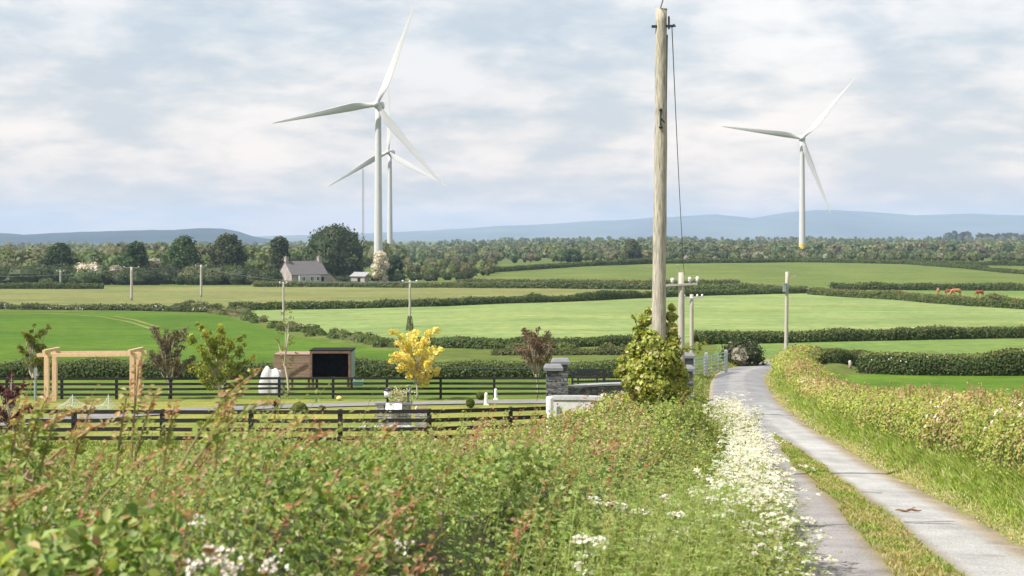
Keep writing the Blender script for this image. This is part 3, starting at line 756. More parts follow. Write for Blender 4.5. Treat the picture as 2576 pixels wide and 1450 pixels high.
# ---------------------------------------------------------------- telephone and power poles
def pole(label, u, ytop, ybot, d=None, r0=.13, r1=.11, arm=None, mat='pole_grey', insul=None, group='slim wooden poles across the fields', lean=0, name='utility_pole'):
    p = G(u, ybot) if d is None else at(u, 0, d)
    dd = p[1]; zt = -(ytop-HY)/F*dd; h = zt-p[2]
    root = empty(name, p, label, 'pole', group)
    mb = MB(); mb.tube([(lean*t, 0, -.3+(h+.3)*t) for t in np.linspace(0, 1, 8)], np.linspace(r0, r1, 8), 14)
    mb.build('post', M[mat], root, True)
    if arm:
        z, l, tilt = arm
        a = MB(); a.beam((-l/2+lean, -.12, h-z-tilt), (l/2+lean, -.12, h-z+tilt), .07, .075); ao = a.build('crossarm', M[mat], root)
        for t in (insul or (-.9, .5, .9)):
            b = MB(); x = t*l/2+lean; zb = h-z+tilt*t+.05
            b.tube([(x, -.12, zb+q) for q in (0, .04, .07, .12, .16, .2)], np.array([.03, .03, .07, .06, .075, .03])*(.9 if dd < 120 else 1.9), 10); b.build('insulator', M['insul'], ao, True)
    return root, p, h
pole('pale pole with a short T crossbar on the hayfield, leftmost of the line', 331, 672, 756, arm=(.15, 3.0, 0), insul=(-.95, .95), r0=.26, r1=.24)
pole('pale pole in the hayfield by the dark scrub patch, before the dark trees', 506, 667, 748, arm=(.2, 2.4, 0), insul=(-.9, .9), r0=.25, r1=.22)
pole('slim grey pole standing in front of the stone cottage', 713, 710, 808, r0=.16, r1=.14, arm=(.2, 1.2, 0), insul=(-.8, .8))
po, pp, ph = pole('slim grey pole rising behind the yellow tree, ivy at its foot', 1031, 706, 832, r0=.14, r1=.12, arm=(.2, 1.7, 0), insul=(-.95, .95))
mb = MB(); k = 260; t = rng.random(k); a = rng.uniform(0, 6.28, k); rr = .22+.25*(1-t)
leaves(mb, np.stack([np.cos(a)*rr, np.sin(a)*rr, t*1.7], 1), np.stack([np.cos(a), np.sin(a), 0*a+.3], 1), .2, palette(k, HD)); mb.build('ivy', M['leaf'], po)
pole('short pale pole far left against the tall narrow tree', 152, 681, 716, d=396, r0=.24, r1=.22, arm=(.2, 2.2, 0), insul=(-.9, .9))
p2, pp2, ph2 = pole('thick pale pole with three white insulators, right of the ivy mound', 1714, 686, 0, d=50, r0=.125, r1=.108, arm=(.42, 1.1, .03), insul=(-.6, .5, 1.0))
mb = MB(); mb.tube([(-.10, -.02, ph2-.5), (-.13, -.02, ph2+.25)], .012, 6); mb.tube([(-.2, -.02, ph2+.25), (-.05, -.02, ph2+.25)], .02, 6); mb.build('lightning_rod', M['galv'], p2)
pole('thin grey pole with small insulators, just behind the thick pale pole', 1740, 741, 0, d=86, r0=.13, r1=.11, arm=(.25, 1.3, .02), insul=(-.7, .5, .95))
p5, pp5, ph5 = pole('bare grey pole standing at the lane bend hedge', 1977, 684, 0, d=98, r0=.14, r1=.115, arm=None, lean=.08)
mb = MB(); mb.box((-.12, -.1, ph5-1.1), (.2, .2, .55)); mb.box((-.12, -.1, ph5-.8), (.24, .24, .05)); mb.build('junction_box', M['galv'], p5)
mb = MB(); mb.beam((-.1, 0, ph5-.35), (.7, 0, ph5-.3), .05, .05); mb.build('bracket', M['pole_grey'], p5)

# main telephone pole
d0 = 28.0; gx = (1655-CX)/F*d0; g0 = gz(gx, d0); zt = -(25-HY)/F*d0; h = zt-g0
tp = empty('telephone_pole', (gx, d0, g0), 'tall weathered wooden telephone pole rising out of the ivy mound beside the lane', 'telephone pole')
lean = (1664-1655)/F*d0
mb = MB(); tt = np.linspace(0, 1, 40)
mb.tube([(lean*t+.006*math.sin(t*11), .004*math.sin(t*17), -.3+(h+.3)*t) for t in tt], .150-.036*tt+.003*np.sin(tt*37), 28); mb.build('shaft', M['pole'], tp, True)
mb = MB(); mb.tube([(lean, 0, h-.002), (lean, 0, h+.02), (lean, 0, h+.035)], [.118, .11, .02], 24); mb.build('cap', M['pole_grey'], tp, True)
mb = MB(); zz = h-.34
mb.beam((lean-.2, -.06, zz), (lean+.22, -.06, zz+.01), .035, .05); mb.tube([(lean+.2, -.06, zz), (lean+.24, -.08, zz+.03), (lean+.25, -.1, zz)], .025, 7); mb.tube([(lean+.14, -.06, zz+.2), (lean+.14, -.06, zz-.05)], .02, 7); mb.build('bracket', M['dark_metal'], tp)
mb = MB(); z1 = -(300-HY)/F*d0-g0
mb.tube([(.04, -.15, z1-.16), (.04, -.15, z1+.16)], .018, 8); mb.ell((.04, -.15, z1+.17), (.04, .04, .03)); mb.ell((.04, -.15, z1-.17), (.04, .04, .03)); mb.beam((.05, -.14, z1), (.12, -.10, z1-.08), .02, .02); mb.build('cable_clamp', M['dark_metal'], tp)
mb = MB(); mb.tube([(.13, -.06, .4), (.12, -.055, h*.5), (.11+lean, -.05, h-.5)], .012, 6); mb.build('down_cable', M['wire'], tp)
def wire(label, a, b, sag, r=.008, group=None):
    a = np.array(a, float); b = np.array(b, float)
    mb = MB(); P = [a+(b-a)*t-np.array([0, 0, 4*sag*t*(1-t)]) for t in np.linspace(0, 1, 24)]
    P = np.array(P)-a; mb.tube(P, r, 6)
    o = mb.build('overhead_wire', M['wire'], smooth_=True); o.location = tuple(a); tag(o, label, 'wire', group)
top = np.array([gx+lean, d0, g0+h])
wire('black cable sagging from the tall telephone pole down to the thick pale pole', top+[.2, -.06, -.36], (pp2[0]+.1, 50, pp2[2]+ph2-.05), .35, .0105)
wire('black cable leaving the top of the tall telephone pole towards the viewer', top+[-.02, -.02, .03], (top[0]-2.2, -14, top[2]+1.2), .1, .011)
def ptop(u, y, d): return W(u, y, d)
wire('thin pale wire between the two hayfield poles', G(331, 756)+[0, 0, (756-676)/F*G(331, 756)[1]], G(506, 748)+[0, 0, (748-673)/F*G(506, 748)[1]], .6, .04)
wire('thin pale wire from the leftmost hayfield pole out past the tall narrow tree', G(331, 756)+[0, 0, (756-676)/F*G(331, 756)[1]], W(-160, 690, 330), 1, .04)
wire('thin pale wire running past the cottage to the pole behind the yellow tree', G(506, 748)+[0, 0, (748-672)/F*G(506, 748)[1]], pp+[0, 0, ph-.15], 1.2, .032)

# ---------------------------------------------------------------- cottage, shed, ruin
def cottage():
    d = 423; c = at(762, 0, d); px = F/d
    root = empty('cottage', c, 'old stone cottage with two chimneys and grey slate roof', 'cottage', rz=R(38))
    Lh, Wd, eh, rh = 12.0, 8.0, 2.9, 6.6
    x0, x1, y0, y1 = -Lh/2, Lh/2, -Wd/2, Wd/2
    mb = MB()
    v = [(x0, y0, -1), (x1, y0, -1), (x1, y1, -1), (x0, y1, -1), (x0, y0, eh), (x1, y0, eh), (x1, y1, eh), (x0, y1, eh), (x0, 0, rh), (x1, 0, rh)]
    mb.add(v, [(0, 1, 5, 4), (2, 3, 7, 6)], [(0, 4, 3), (4, 7, 3), (4, 8, 7), (1, 2, 5), (2, 6, 5), (5, 6, 9)]); mb.build('wall', M['housewall'], root)
    mb = MB(); th = .18; ov = .3
    sl = (rh-eh)/(Wd/2)
    for s in (-1, 1):
        ey = s*(Wd/2+ov); ez = eh-ov*sl+.08
        if s < 0: pass
        a = [(x0-.15, 0, rh+.1), (x1+.15, 0, rh+.1), (x1+.15, ey, ez+.02), (x0-.15, ey, ez+.02)]
        b = [(x, y, z-th) for x, y, z in a]
        mb.add(a+b, [(0, 1, 2, 3), (7, 6, 5, 4), (0, 4, 5, 1), (1, 5, 6, 2), (2, 6, 7, 3), (3, 7, 4, 0)])
    ro = mb.build('roof', M['slate'], root)
    for s in (-1, 1):
        mb = MB(); cx = s*(Lh/2-.45); mb.box((cx, 0, rh+.35), (.95, 1.2, 1.7)); mb.box((cx, 0, rh+1.25), (1.15, 1.4, .18)); mb.tube([(cx, .2, rh+1.3), (cx, .2, rh+1.7)], .15, 8); mb.build('chimney', M['housewall'], ro)
    # lean-to on the far gable, long catslide roof
    mb = MB()
    v = [(x1, y0+.6, -1), (x1+3.6, y0+.6, -1), (x1+3.6, y1-.6, -1), (x1, y1-.6, -1), (x1, y0+.6, 3.6), (x1+3.6, y0+.6, 1.0), (x1+3.6, y1-.6, 1.0), (x1, y1-.6, 3.6)]
    mb.add(v, [(0, 1, 5, 4), (1, 2, 6, 5), (2, 3, 7, 6)]); mb.build('lean_to', M['housewall'], root)
    mb = MB(); a = [(x1-.02, y0+.3, 3.9), (x1+3.9, y0+.3, 1.05), (x1+3.9, y1-.3, 1.05), (x1-.02, y1-.3, 3.9)]; b = [(x, y, z-.16) for x, y, z in a]
    mb.add(a+b, [(0, 1, 2, 3), (7, 6, 5, 4), (0, 4, 5, 1), (1, 5, 6, 2), (2, 6, 7, 3), (3, 7, 4, 0)]); mb.build('lean_to_roof', M['slate'], root)
    # front: pale porch panel, windows, door
    mb = MB(); mb.box((-.4, y0-.55, 1.25), (7.2, 1.05, 2.4)); mb.build('porch', M['render'], root)
    for x in (-2.6, .2, 2.2):
        mb = MB()
        for a, b, sx, sz in ((0, .62, 1.2, .09), (0, -.62, 1.2, .09), (-.55, 0, .09, 1.15), (.55, 0, .09, 1.15), (0, 0, .06, 1.15)): mb.box((x+a, y0-1.10, 1.5+b), (sx, .08, sz))
        f = mb.build('window', M['white'], root)
        mb = MB(); mb.box((x, y0-1.09, 1.5), (1.1, .03, 1.15)); mb.build('pane', M['glass'], f)
    mb = MB(); mb.box((4.4, y0-.02, .95), (.95, .08, 1.9)); mb.build('door', M['dark_in'], root)
cottage()
def shed():
    c = at(905, 0, 426)
    root = empty('shed', c, 'small low shed with a pale sloping sheet roof, between cottage and round hawthorn', 'shed', rz=R(-20))
    mb = MB(); v = [(-2.3, -1.4, -1), (2.3, -1.4, -1), (2.3, 1.4, -1), (-2.3, 1.4, -1), (-2.3, -1.4, 1.9), (2.3, -1.4, 1.9), (2.3, 1.4, 2.9), (-2.3, 1.4, 2.9)]
    mb.add(v, [(0, 1, 5, 4), (1, 2, 6, 5), (2, 3, 7, 6), (3, 0, 4, 7)]); mb.build('wall', M['housewall'], root)
    mb = MB(); a = [(-2.6, -1.7, 1.85), (2.6, -1.7, 1.85), (2.6, 1.6, 3.05), (-2.6, 1.6, 3.05)]; b = [(x, y, z+.1) for x, y, z in a]
    mb.add(b+a, [(0, 1, 2, 3), (7, 6, 5, 4), (0, 4, 5, 1), (1, 5, 6, 2), (2, 6, 7, 3), (3, 7, 4, 0)]); mb.build('roof', M['cope'], root)
    mb = MB(); mb.box((.4, -1.42, .6), (.9, .06, 1.7)); mb.build('door', M['dark_in'], root)
    c = at(566, 0, 421)
    root = empty('ruin', c, 'small ruined outbuilding with a grey roof slope under the brownish tree', 'ruin', rz=R(35))
    mb = MB(); v = [(-2.6, -2, -1), (2.6, -2, -1), (2.6, 2, -1), (-2.6, 2, -1), (-2.6, -2, 1.5), (2.6, -2, 1.5), (2.6, 2, 1.5), (-2.6, 2, 1.5), (-2.6, 0, 4.0), (2.6, 0, 4.0)]
    mb.add(v, [(0, 1, 5, 4), (2, 3, 7, 6)], [(0, 4, 3), (4, 7, 3), (4, 8, 7), (1, 2, 5), (2, 6, 5), (5, 6, 9)]); mb.build('wall', M['housewall'], root)
    mb = MB()
    for s in (-1, 1):
        a = [(-2.4, 0, 4.12), (2.4, 0, 4.12), (2.4, s*2.3, 1.3), (-2.4, s*2.3, 1.3)]; b = [(x, y, z-.15) for x, y, z in a]
        mb.add(a+b, [(0, 1, 2, 3), (7, 6, 5, 4), (0, 4, 5, 1), (1, 5, 6, 2), (2, 6, 7, 3), (3, 7, 4, 0)])
    mb.build('roof', M['slate'], root)
    p = at(546, 0, 414)
    tree('bush', 'lime green bush growing against the small ruined outbuilding', 'bush', p, 3.4, 4.4, [(.17, .23, .03), (.13, .19, .03)], 700, .5, 'dome', 8, .05)
shed()

# ---------------------------------------------------------------- cows
def cow(label, u, y, rz, mat, s=1.0, graze=True, base=None):
    p = G(u, y)
    if base is not None:
        r = dup(base, p, rz, label, s); r.children[0].data = base.children[0].data.copy() if mat != base['_m'] else base.children[0].data
        if mat != base['_m']: r.children[0].data.materials[0] = M[mat]
        return r
    root = empty('cow', p, label, 'cow', 'brown cows grazing in the far field', rz); root.scale = (s,)*3
    me = bpy.data.meshes.new('body')
    J = [(0, 0, 1.0, .30, .34), (.55, 0, 1.02, .33, .36), (-.55, 0, 1.05, .32, .33), (-.85, 0, 1.08, .2, .24), (.9, 0, 1.08, .22, .28), (1.2, 0, .85, .14, .17), (1.42, 0, .5, .13, .15), (1.6, 0, .22, .085, .09),
         (.62, .2, .62, .12, .12), (.62, .2, .35, .07, .07), (.64, .2, .0, .065, .065), (.62, -.2, .62, .12, .12), (.6, -.2, .35, .07, .07), (.58, -.2, .0, .065, .065),
         (-.72, .2, .68, .15, .13), (-.82, .2, .42, .07, .07), (-.76, .2, .0, .065, .065), (-.72, -.2, .68, .15, .13), (-.85, -.2, .42, .07, .07), (-.8, -.2, .0, .065, .065),
         (-1.02, 0, 1.05, .04, .04), (-1.08, 0, .55, .03, .03), (1.36, .2, .6, .05, .03), (1.36, -.2, .6, .05, .03), (-.35, 0, .66, .16, .1)]
    E = [(0, 1), (0, 2), (2, 3), (1, 4), (4, 5), (5, 6), (6, 7), (1, 8), (8, 9), (9, 10), (1, 11), (11, 12), (12, 13), (2, 14), (14, 15), (15, 16), (2, 17), (17, 18), (18, 19), (3, 20), (20, 21), (6, 22), (6, 23)]
    J = J[:24]
    me.from_pydata([j[:3] for j in J], E, [])
    o = bpy.data.objects.new('body', me); COL.objects.link(o)
    bm_ = o.modifiers.new('Skin', 'SKIN')
    for i, v in enumerate(me.skin_vertices[0].data): v.radius = J[i][3:5]; v.use_root = (i == 0)
    sb = o.modifiers.new('Sub', 'SUBSURF'); sb.levels = sb.render_levels = 2
    dg = bpy.context.evaluated_depsgraph_get(); ev = o.evaluated_get(dg); m2 = bpy.data.meshes.new_from_object(ev)
    m2.polygons.foreach_set('use_smooth', np.full(len(m2.polygons), True)); m2.materials.clear(); m2.materials.append(M[mat])
    o.modifiers.clear(); o.data = m2; o.parent = root
    root['_m'] = mat
    return root
c1 = cow('large tan cow standing broadside among the grazing cattle', 2406, 744, R(200), 'hide_pale', 1.12)
cow('dark brown cow half hidden behind the large tan cow', 2387, 743, R(20), 'hide', .95, base=c1)
cow('tan cow seen from behind, leftmost of the grazing cattle', 2360, 741, R(75), 'hide_pale', .98, base=c1)
cow('dark brown cow grazing apart from the rest, near the right edge', 2465, 746, R(205), 'hide', .95, base=c1)

# ---------------------------------------------------------------- black rail fences
def fence(label, line, h=1.25, step=2.72, pw=.13, rows=4, d=None):
    P = [G(u, y) if d is None else at(u, 0, d) for u, y in line]; P = np.array(P)
    S = np.concatenate([[0], np.cumsum(np.linalg.norm(np.diff(P[:, :2], axis=0), axis=1))]); n = int(S[-1]/step)
    ss = np.linspace(0, S[-1], n+1); X = np.interp(ss, S, P[:, 0]); D = np.interp(ss, S, P[:, 1]); Z = H(X, D)
    root = empty('fence', (X[0], D[0], Z[0]), label, 'fence', 'black wooden rail fences'); o3 = np.array([X[0], D[0], Z[0]])
    for k in range(rows):
        mb = MB(); zk = h-.07-k*(h*.72/(rows-1))*1.0
        for i in range(n):
            a = np.array([X[i], D[i]-.08, Z[i]+zk])-o3; b = np.array([X[i+1], D[i+1]-.08, Z[i+1]+zk+rng.normal(0, .012)])-o3
            mb.beam(a, b, .04, .13)
        mb.build('rail', M['black_wood'], root)
    p0 = None
    for i in range(n+1):
        if p0 is None:
            mb = MB(); mb.box((0, 0, h/2-.15), (pw, pw, h+.3)); mb.box((0, 0, h+.012), (pw*.9, pw*.9, .025), taper=.5); p0 = mb.build('post', M['black_wood'], root); o = p0
        else:
            o = p0.copy(); COL.objects.link(o)
        o.location = tuple(np.array([X[i], D[i], Z[i]])-o3)
    return root
fence('black four rail fence on the near side of the garden, just behind the bramble hedge', [(-260, 1122), (150, 1122), (750, 1123), (1080, 1121), (1330, 1112), (1480, 1104)], 1.22, 2.78, .15)
fence('black four rail wooden fence on the far side of the garden before the paddock', [(-260, 1006), (290, 1005), (780, 1004), (1130, 1003), (1378, 1003)], 1.2, 2.74)

# garden drive
def strip_mesh(name, line, w0, w1, mat, lift=.03, col=(.20, .195, .20)):
    P = np.array([G(u, y)[:2] for u, y in line]); t = np.linspace(0, len(P)-1, 90); k = np.arange(len(P))
    X = np.interp(t, k, P[:, 0]); D = np.interp(t, k, P[:, 1])
    for _ in range(6): X[1:-1] = (X[:-2]+2*X[1:-1]+X[2:])/4; D[1:-1] = (D[:-2]+2*D[1:-1]+D[2:])/4
    tg = np.stack([np.gradient(X), np.gradient(D)], 1); tg /= np.linalg.norm(tg, axis=1)[:, None]
    w = np.linspace(w0, w1, 90); V = []
    for e in (-1, -.5, 0, .5, 1):
        x = X-tg[:, 1]*e*w/2; d = D+tg[:, 0]*e*w/2; V.append(np.stack([x, d, H(x, d)+lift+.02], 1))
    V = np.stack(V, 1); i = np.arange(89)[:, None]*5+np.arange(4)[None]
    mb = MB(); mb.add(V.reshape(-1, 3), np.stack([i, i+5, i+6, i+1], -1).reshape(-1, 4), col=col)
    return tag(mb.build(name, mat, smooth_=True), kind='structure')
strip_mesh('driveway', [(-300, 1084), (0, 1068), (220, 1052), (450, 1036), (640, 1027), (800, 1022), (1000, 1017), (1200, 1014), (1390, 1013), (1500, 1016)], 2.8, 3.2, M['lane'])

for ln_ in ([(-200, 789), (120, 789), (250, 797), (330, 812), (385, 830)], [(290, 797), (340, 806), (400, 825)]): strip_mesh('field_track', ln_, .9, .7, M['ground'], .02, (.17, .20, .06))
# ---------------------------------------------------------------- garden
def pergola():
    d = 75; a = at(118, 0, d); wz = 0
    root = empty('pergola', a, 'new pale timber pergola frame of four posts and two top beams', 'pergola'); s = d/F
    px = lambda u, y: (u-CX)/F*(d+y)-a[0]
    q = [(px(118, 0), 0), (px(138, 1.3), 1.3), (px(333, .1), .1), (px(349, 1.3), 1.3)]
    H0 = -(898-HY)/F*d-a[2]
    for x, y in q:
        mb = MB(); zb = gz(a[0]+x, d+y)-a[2]; mb.box((x, y, (zb+H0)/2-.1), (.24, .24, H0-zb+.2)); mb.build('post', M['new_wood'], root)
    for j, (yo, x0, x1) in enumerate(((0.0, px(93, 0), px(356, 0)), (1.35, px(128, 1.35), px(369, 1.35)))):
        mb = MB(); mb.beam((x0, yo, H0+.08), (x1, yo+.02, H0+.12), .09, .18); mb.build('beam', M['new_wood'], root)
    for x, x2 in ((q[0][0], q[1][0]), (q[2][0], q[3][0])):
        mb = MB(); mb.beam((x-.05, -.4, H0+.30), (x2+.1, 1.75, H0+.30), .14, .16); mb.build('cross_beam', M['new_wood'], root)
pergola()
def net():
    d = 69; a = at(165, 0, d)
    root = tag(bpy.data.objects.new('garden_net', None), 'low white net sagging between two short peaks on the lawn, under the pergola', 'net'); COL.objects.link(root); root.location = tuple(a)
    s = d/F; mb = MB(); n, m = 26, 9; x = np.linspace(-.35, 2.35, n); V = []
    def top(x): return .52*np.exp(-np.abs((x-.3)/.34)**1.3)+.5*np.exp(-np.abs((x-2.05)/.2)**1.3)+.10
    for j in range(m):
        t = j/(m-1); y = -.5+1.2*t; V.append(np.stack([x, np.full(n, y), np.maximum(.03, top(x)*(1-abs(2*t-1)**1.5))+.02], 1))
    V = np.array(V)
    for j in range(m): mb.tube(V[j], .008, 4)
    for i in range(n): mb.tube(V[:, i], .007, 4)
    mb.build('mesh', M['net'], root)
    for xx in (.3, 2.05):
        mb = MB(); mb.tube([(xx, .1, -.2), (xx, .1, .68)], .02, 6); mb.build('stake', M['white'], root)
net()
# field shelter
def shelter():
    d = 86; s = d/F; a = at(833, 0, d); zt = -(884-HY)/F*d-a[2]; zb = -(955-HY)/F*d-a[2]
    root = empty('field_shelter', a, 'dark open fronted wooden field shelter with brown frame and boarded side pen', 'shelter')
    x0, x1 = (780-833)*s, (882-833)*s; dep = 2.0; f = .13
    mb = MB()
    mb.box(((x0+x1)/2, 0, zt-f/2), (x1-x0, .14, f)); mb.box(((x0+x1)/2, 0, zb+f/2), (x1-x0, .14, f))
    mb.box((x0+f/2, 0, (zt+zb)/2), (f, .14, zt-zb-2*f)); mb.box((x1-f/2, 0, (zt+zb)/2), (f, .14, zt-zb-2*f)); mb.build('frame', M['frame_wood'], root)
    mb = MB(); mb.box(((x0+x1)/2, dep, (zt+zb)/2), (x1-x0-.02, .06, zt-zb)); mb.box((x0+.03, dep/2+.05, (zt+zb)/2), (.05, dep-.1, zt-zb-.02)); mb.box(((x0+x1)/2, dep/2+.06, zb+.05), (x1-x0-.12, dep-.16, .06)); mb.build('lining', M['dark_in'], root)
    mb = MB(); mb.box((x1+.02, dep/2+.04, (zt+zb)/2-.02), (.05, dep, zt-zb-.06)); mb.build('side_panel', M['galv'], root)
    mb = MB(); mb.beam(((x0+x1)/2-(x1-x0)/2-.05, dep/2-.02, zt+.04), ((x0+x1)/2+(x1-x0)/2+.1, dep/2-.02, zt+.04), dep+.1, .05); mb.build('roof', M['dark_in'], root)
    for x in (x0+.15, x1-.15):
        for y in (.15, dep-.1): MB().box((x, y, zb/2-.1), (.14, .14, zb+.25)).build('leg', M['frame_wood'], root)
    # boarded pen joined on the left
    xa = (688-833)*s; zt2 = -(894-HY)/F*d-a[2]; mb = MB()
    hb = (zt2-zb)/9
    for k in range(9):
        mb.box(((xa+x0)/2, .1+.01*(k % 2), zb+hb*(k+.5)), (x0-xa-.01, .05, hb*.93))
    mb.build('pen_wall', M['old_boards'], root)
    for x in (xa+.08, (xa+x0)/2, x0-.1): MB().box((x, .2, (zt2)/2-.1), (.12, .12, zt2+.2)).build('pen_post', M['frame_wood'], root)
    mb = MB(); mb.beam((xa, 1.1, zt2+.03), (x0-.03, 1.1, zt2+.03), 2.1, .06); mb.build('pen_roof', M['old_boards'], root)
    mb = MB(); mb.beam((xa+.8, .04, zb+.25), (x0-.2, .04, zb+.95), .03, .1); mb.build('brace', M['frame_wood'], root)
    # wrapped white bundles beside it
    p = at(676, 0, 84); mb = MB(); z = -(936-HY)/F*84-p[2]
    zz = lambda y: -(y-HY)/F*84-p[2]; hs_ = 84/F
    X = np.linspace(-24*hs_, 38*hs_, 34); top = ((zz(927)*np.exp(-np.abs((X/hs_+4)/21)**2.4))**5+(zz(935)*np.exp(-np.abs((X/hs_-21)/19)**2.4))**5+(zz(933)*np.exp(-np.abs((X/hs_-8)/30)**8))**5)**.2; V = []
    for t_ in np.linspace(0, math.pi, 15):
        wv = 1+.04*np.sin(X*11+t_*3)*math.sin(t_)+.12*(vnoise(X*6, X*0+t_*3, 8)-.5)
        V.append(np.stack([X+.03*np.sin(t_*5+X*7), -.42*math.cos(t_)*wv*(.35+.65*top/zz(926)), top*max(0, math.sin(t_))**.7*(.97+.05*np.sin(X*13+t_*6))-.02], 1))
    V = np.array(V); i = np.arange(14)[:, None]*34+np.arange(33)[None]
    mb.add(V.reshape(-1, 3), np.stack([i, i+1, i+35, i+34], -1).reshape(-1, 4))
    o = mb.build('covered_heap', M['wrap'], smooth_=True); o.location = tuple(p); tag(o, 'lumpy heap under a white sheet, beside the boarded pen of the field shelter', 'heap')
shelter()
# feed trough hung on the far fence
p = G(902, 1004); mb = MB(); zc = -(964-HY)/F*p[1]-p[2]
mb.add([(-.3, -.35, zc+.1), (.3, -.35, zc+.1), (.3, -.13, zc+.1), (-.3, -.13, zc+.1), (-.24, -.3, zc-.14), (.24, -.3, zc-.14), (.24, -.14, zc-.14), (-.24, -.14, zc-.14)], [(0, 4, 5, 1), (1, 5, 6, 2), (2, 6, 7, 3), (3, 7, 4, 0), (4, 7, 6, 5)])
mb.tube([(-.3, -.35, zc+.1), (.3, -.35, zc+.1), (.3, -.13, zc+.1), (-.3, -.13, zc+.1)], .02, 6)
for x in (-.24, .24): mb.beam((x, -.13, zc+.05), (x, -.02, zc+.2), .05, .1)
o = mb.build('feed_trough', M['teal']); o.location = tuple(p); tag(o, 'small teal plastic trough hooked over the top rail of the far fence', 'trough')
# electric fence tape behind the paddock
a = W(888, 916, 88); b = W(1380, 926, 88); c = W(1020, 922, 88)
wire('thin white electric fence tape from the field shelter to the stone gate pillars', a, b, .12, .014)

# young garden trees
YG = 'young garden trees'
def ytree(label, u, ytop, ybase, wpx, cols, n, ls, shape, th, bark='pale_bark', tr=.014, core=False, nl=14, lr=.2, wts=None, name='young_tree', d=None):
    p = G(u, ybase) if d is None else at(u, 0, d); dd = p[1]; h = -(ytop-HY)/F*dd-p[2]
    return tree(name, label, 'tree', p, h, wpx/F*dd, cols, n, ls, shape, nl, th, tr, bark, core, YG, wts, 'leaf_thin', lr, .7)
ytree('young olive green tree behind the left end of the pergola', 86, 814, 1004, 84, [(.16, .19, .035), (.12, .15, .03), (.22, .24, .05)], 1700, .15, 'branchy', .3, nl=9, lr=.14)
ytree('young dull purple brown tree right of the pergola', 424, 826, 1004, 112, [(.15, .115, .08), (.125, .115, .065), (.19, .14, .105)], 2600, .14, 'branchy', .26, nl=11, lr=.15)
ytree('large young yellow green tree with a ragged open crown', 550, 815, 1022, 176, [(.30, .34, .05), (.22, .28, .045), (.38, .40, .08), (.16, .22, .035)], 4600, .16, 'branchy', .1, nl=16, lr=.095)
ytree('young tree with bright golden yellow leaves', 1047, 832, 1006, 146, [(.80, .70, .21), (.76, .66, .17), (.84, .76, .32), (.68, .60, .15)], 3800, .17, 'branchy', .14, nl=14, lr=.1)
ytree('small reddish brown leaved tree left of the stone gate pillars', 1350, 824, 1001, 100, [(.205, .14, .095), (.17, .13, .075), (.24, .175, .125)], 2800, .13, 'branchy', .36, nl=10, lr=.16)
ytree('thin pale sapling with few leaves before the boarded pen', 722, 770, 1004, 80, [(.20, .20, .06), (.25, .22, .08)], 260, .13, 'oval', .3, nl=20, lr=.12, tr=.016)
ytree('purple leaved shrub at the left edge of the garden', 30, 935, 1075, 120, [(.12, .035, .05), (.09, .03, .045), (.17, .06, .07)], 1300, .11, 'branchy', .1, nl=10, lr=.12, name='shrub', d=44)
for lab, u in (('short pale grey tree guard post beside the young olive tree', 89), ):
    p = at(u, 0, 76.5); z1 = -(930-HY)/F*76.5-p[2]
    mb = MB(); mb.tube([(0, 0, -.2), (0, 0, z1*.5), (.03, 0, z1-.35)], .075, 10); mb.box((.03, 0, z1-.16), (.16, .14, .36)); mb.box((.03, 0, z1+.04), (.12, .1, .05))
    o = mb.build('tree_guard', M['galv']); o.location = tuple(p); tag(o, lab, 'post')
# box balls
def ball(label, u, ytop, ybase, wpx, cols, half=False):
    p = G(u, ybase); s = p[1]/F; h = (ybase-ytop)*s; w = wpx*s
    root = empty('box_ball', p, label, 'shrub', 'clipped box balls in the garden')
    lob = [(0, 0, h*.5 if not half else h*.25, w*.44)]
    mb = MB(); k = 900; dr = unit(rng.normal(size=(k, 3)))
    if half: dr[:, 2] = np.abs(dr[:, 2])
    sc = np.array([w/2, w/2, h/2 if not half else h]); c0 = np.array([0, 0, h/2 if not half else 0])
    mb.ell(c0, sc*.93, 14, 10, np.array(cols[0])*.9); leaves(mb, c0+dr*sc*rng.uniform(.93, 1.03, (k, 1)), dr+rng.normal(size=dr.shape)*.5, .07, palette(k, cols), .7)
    mb.build('foliage', M['leaf'], root)
    mb = MB(); mb.tube([(0, 0, -.1), (0, 0, h*.4)], .04, 6); mb.build('stem', M['bark'], root)
BB = [(.13, .17, .03), (.17, .20, .04), (.09, .13, .025)]
ball('low dome of clipped box beside the drive', 753, 1013, 1036, 44, BB, True)
ball('clipped box ball on the near side of the drive', 1183, 1002, 1027, 21, BB)
ball('clipped box ball on the far side of the drive', 1209, 987, 1006, 21, BB)
p = G(692, 1038); 
tree('shrub', 'tiny dark twiggy shrub by the drive, left of the low box dome', 'shrub', p, .62, .5, [(.09, .07, .05), (.08, .09, .04)], 260, .08, 'oval', 8, .25, .03, core=False)
tree('shrub', 'tiny brown mound of leaves right of the low box dome', 'shrub', G(809, 1032), .22, .55, [(.12, .10, .05), (.10, .11, .04)], 240, .07, 'dome', 6, .02, .03, core=False)
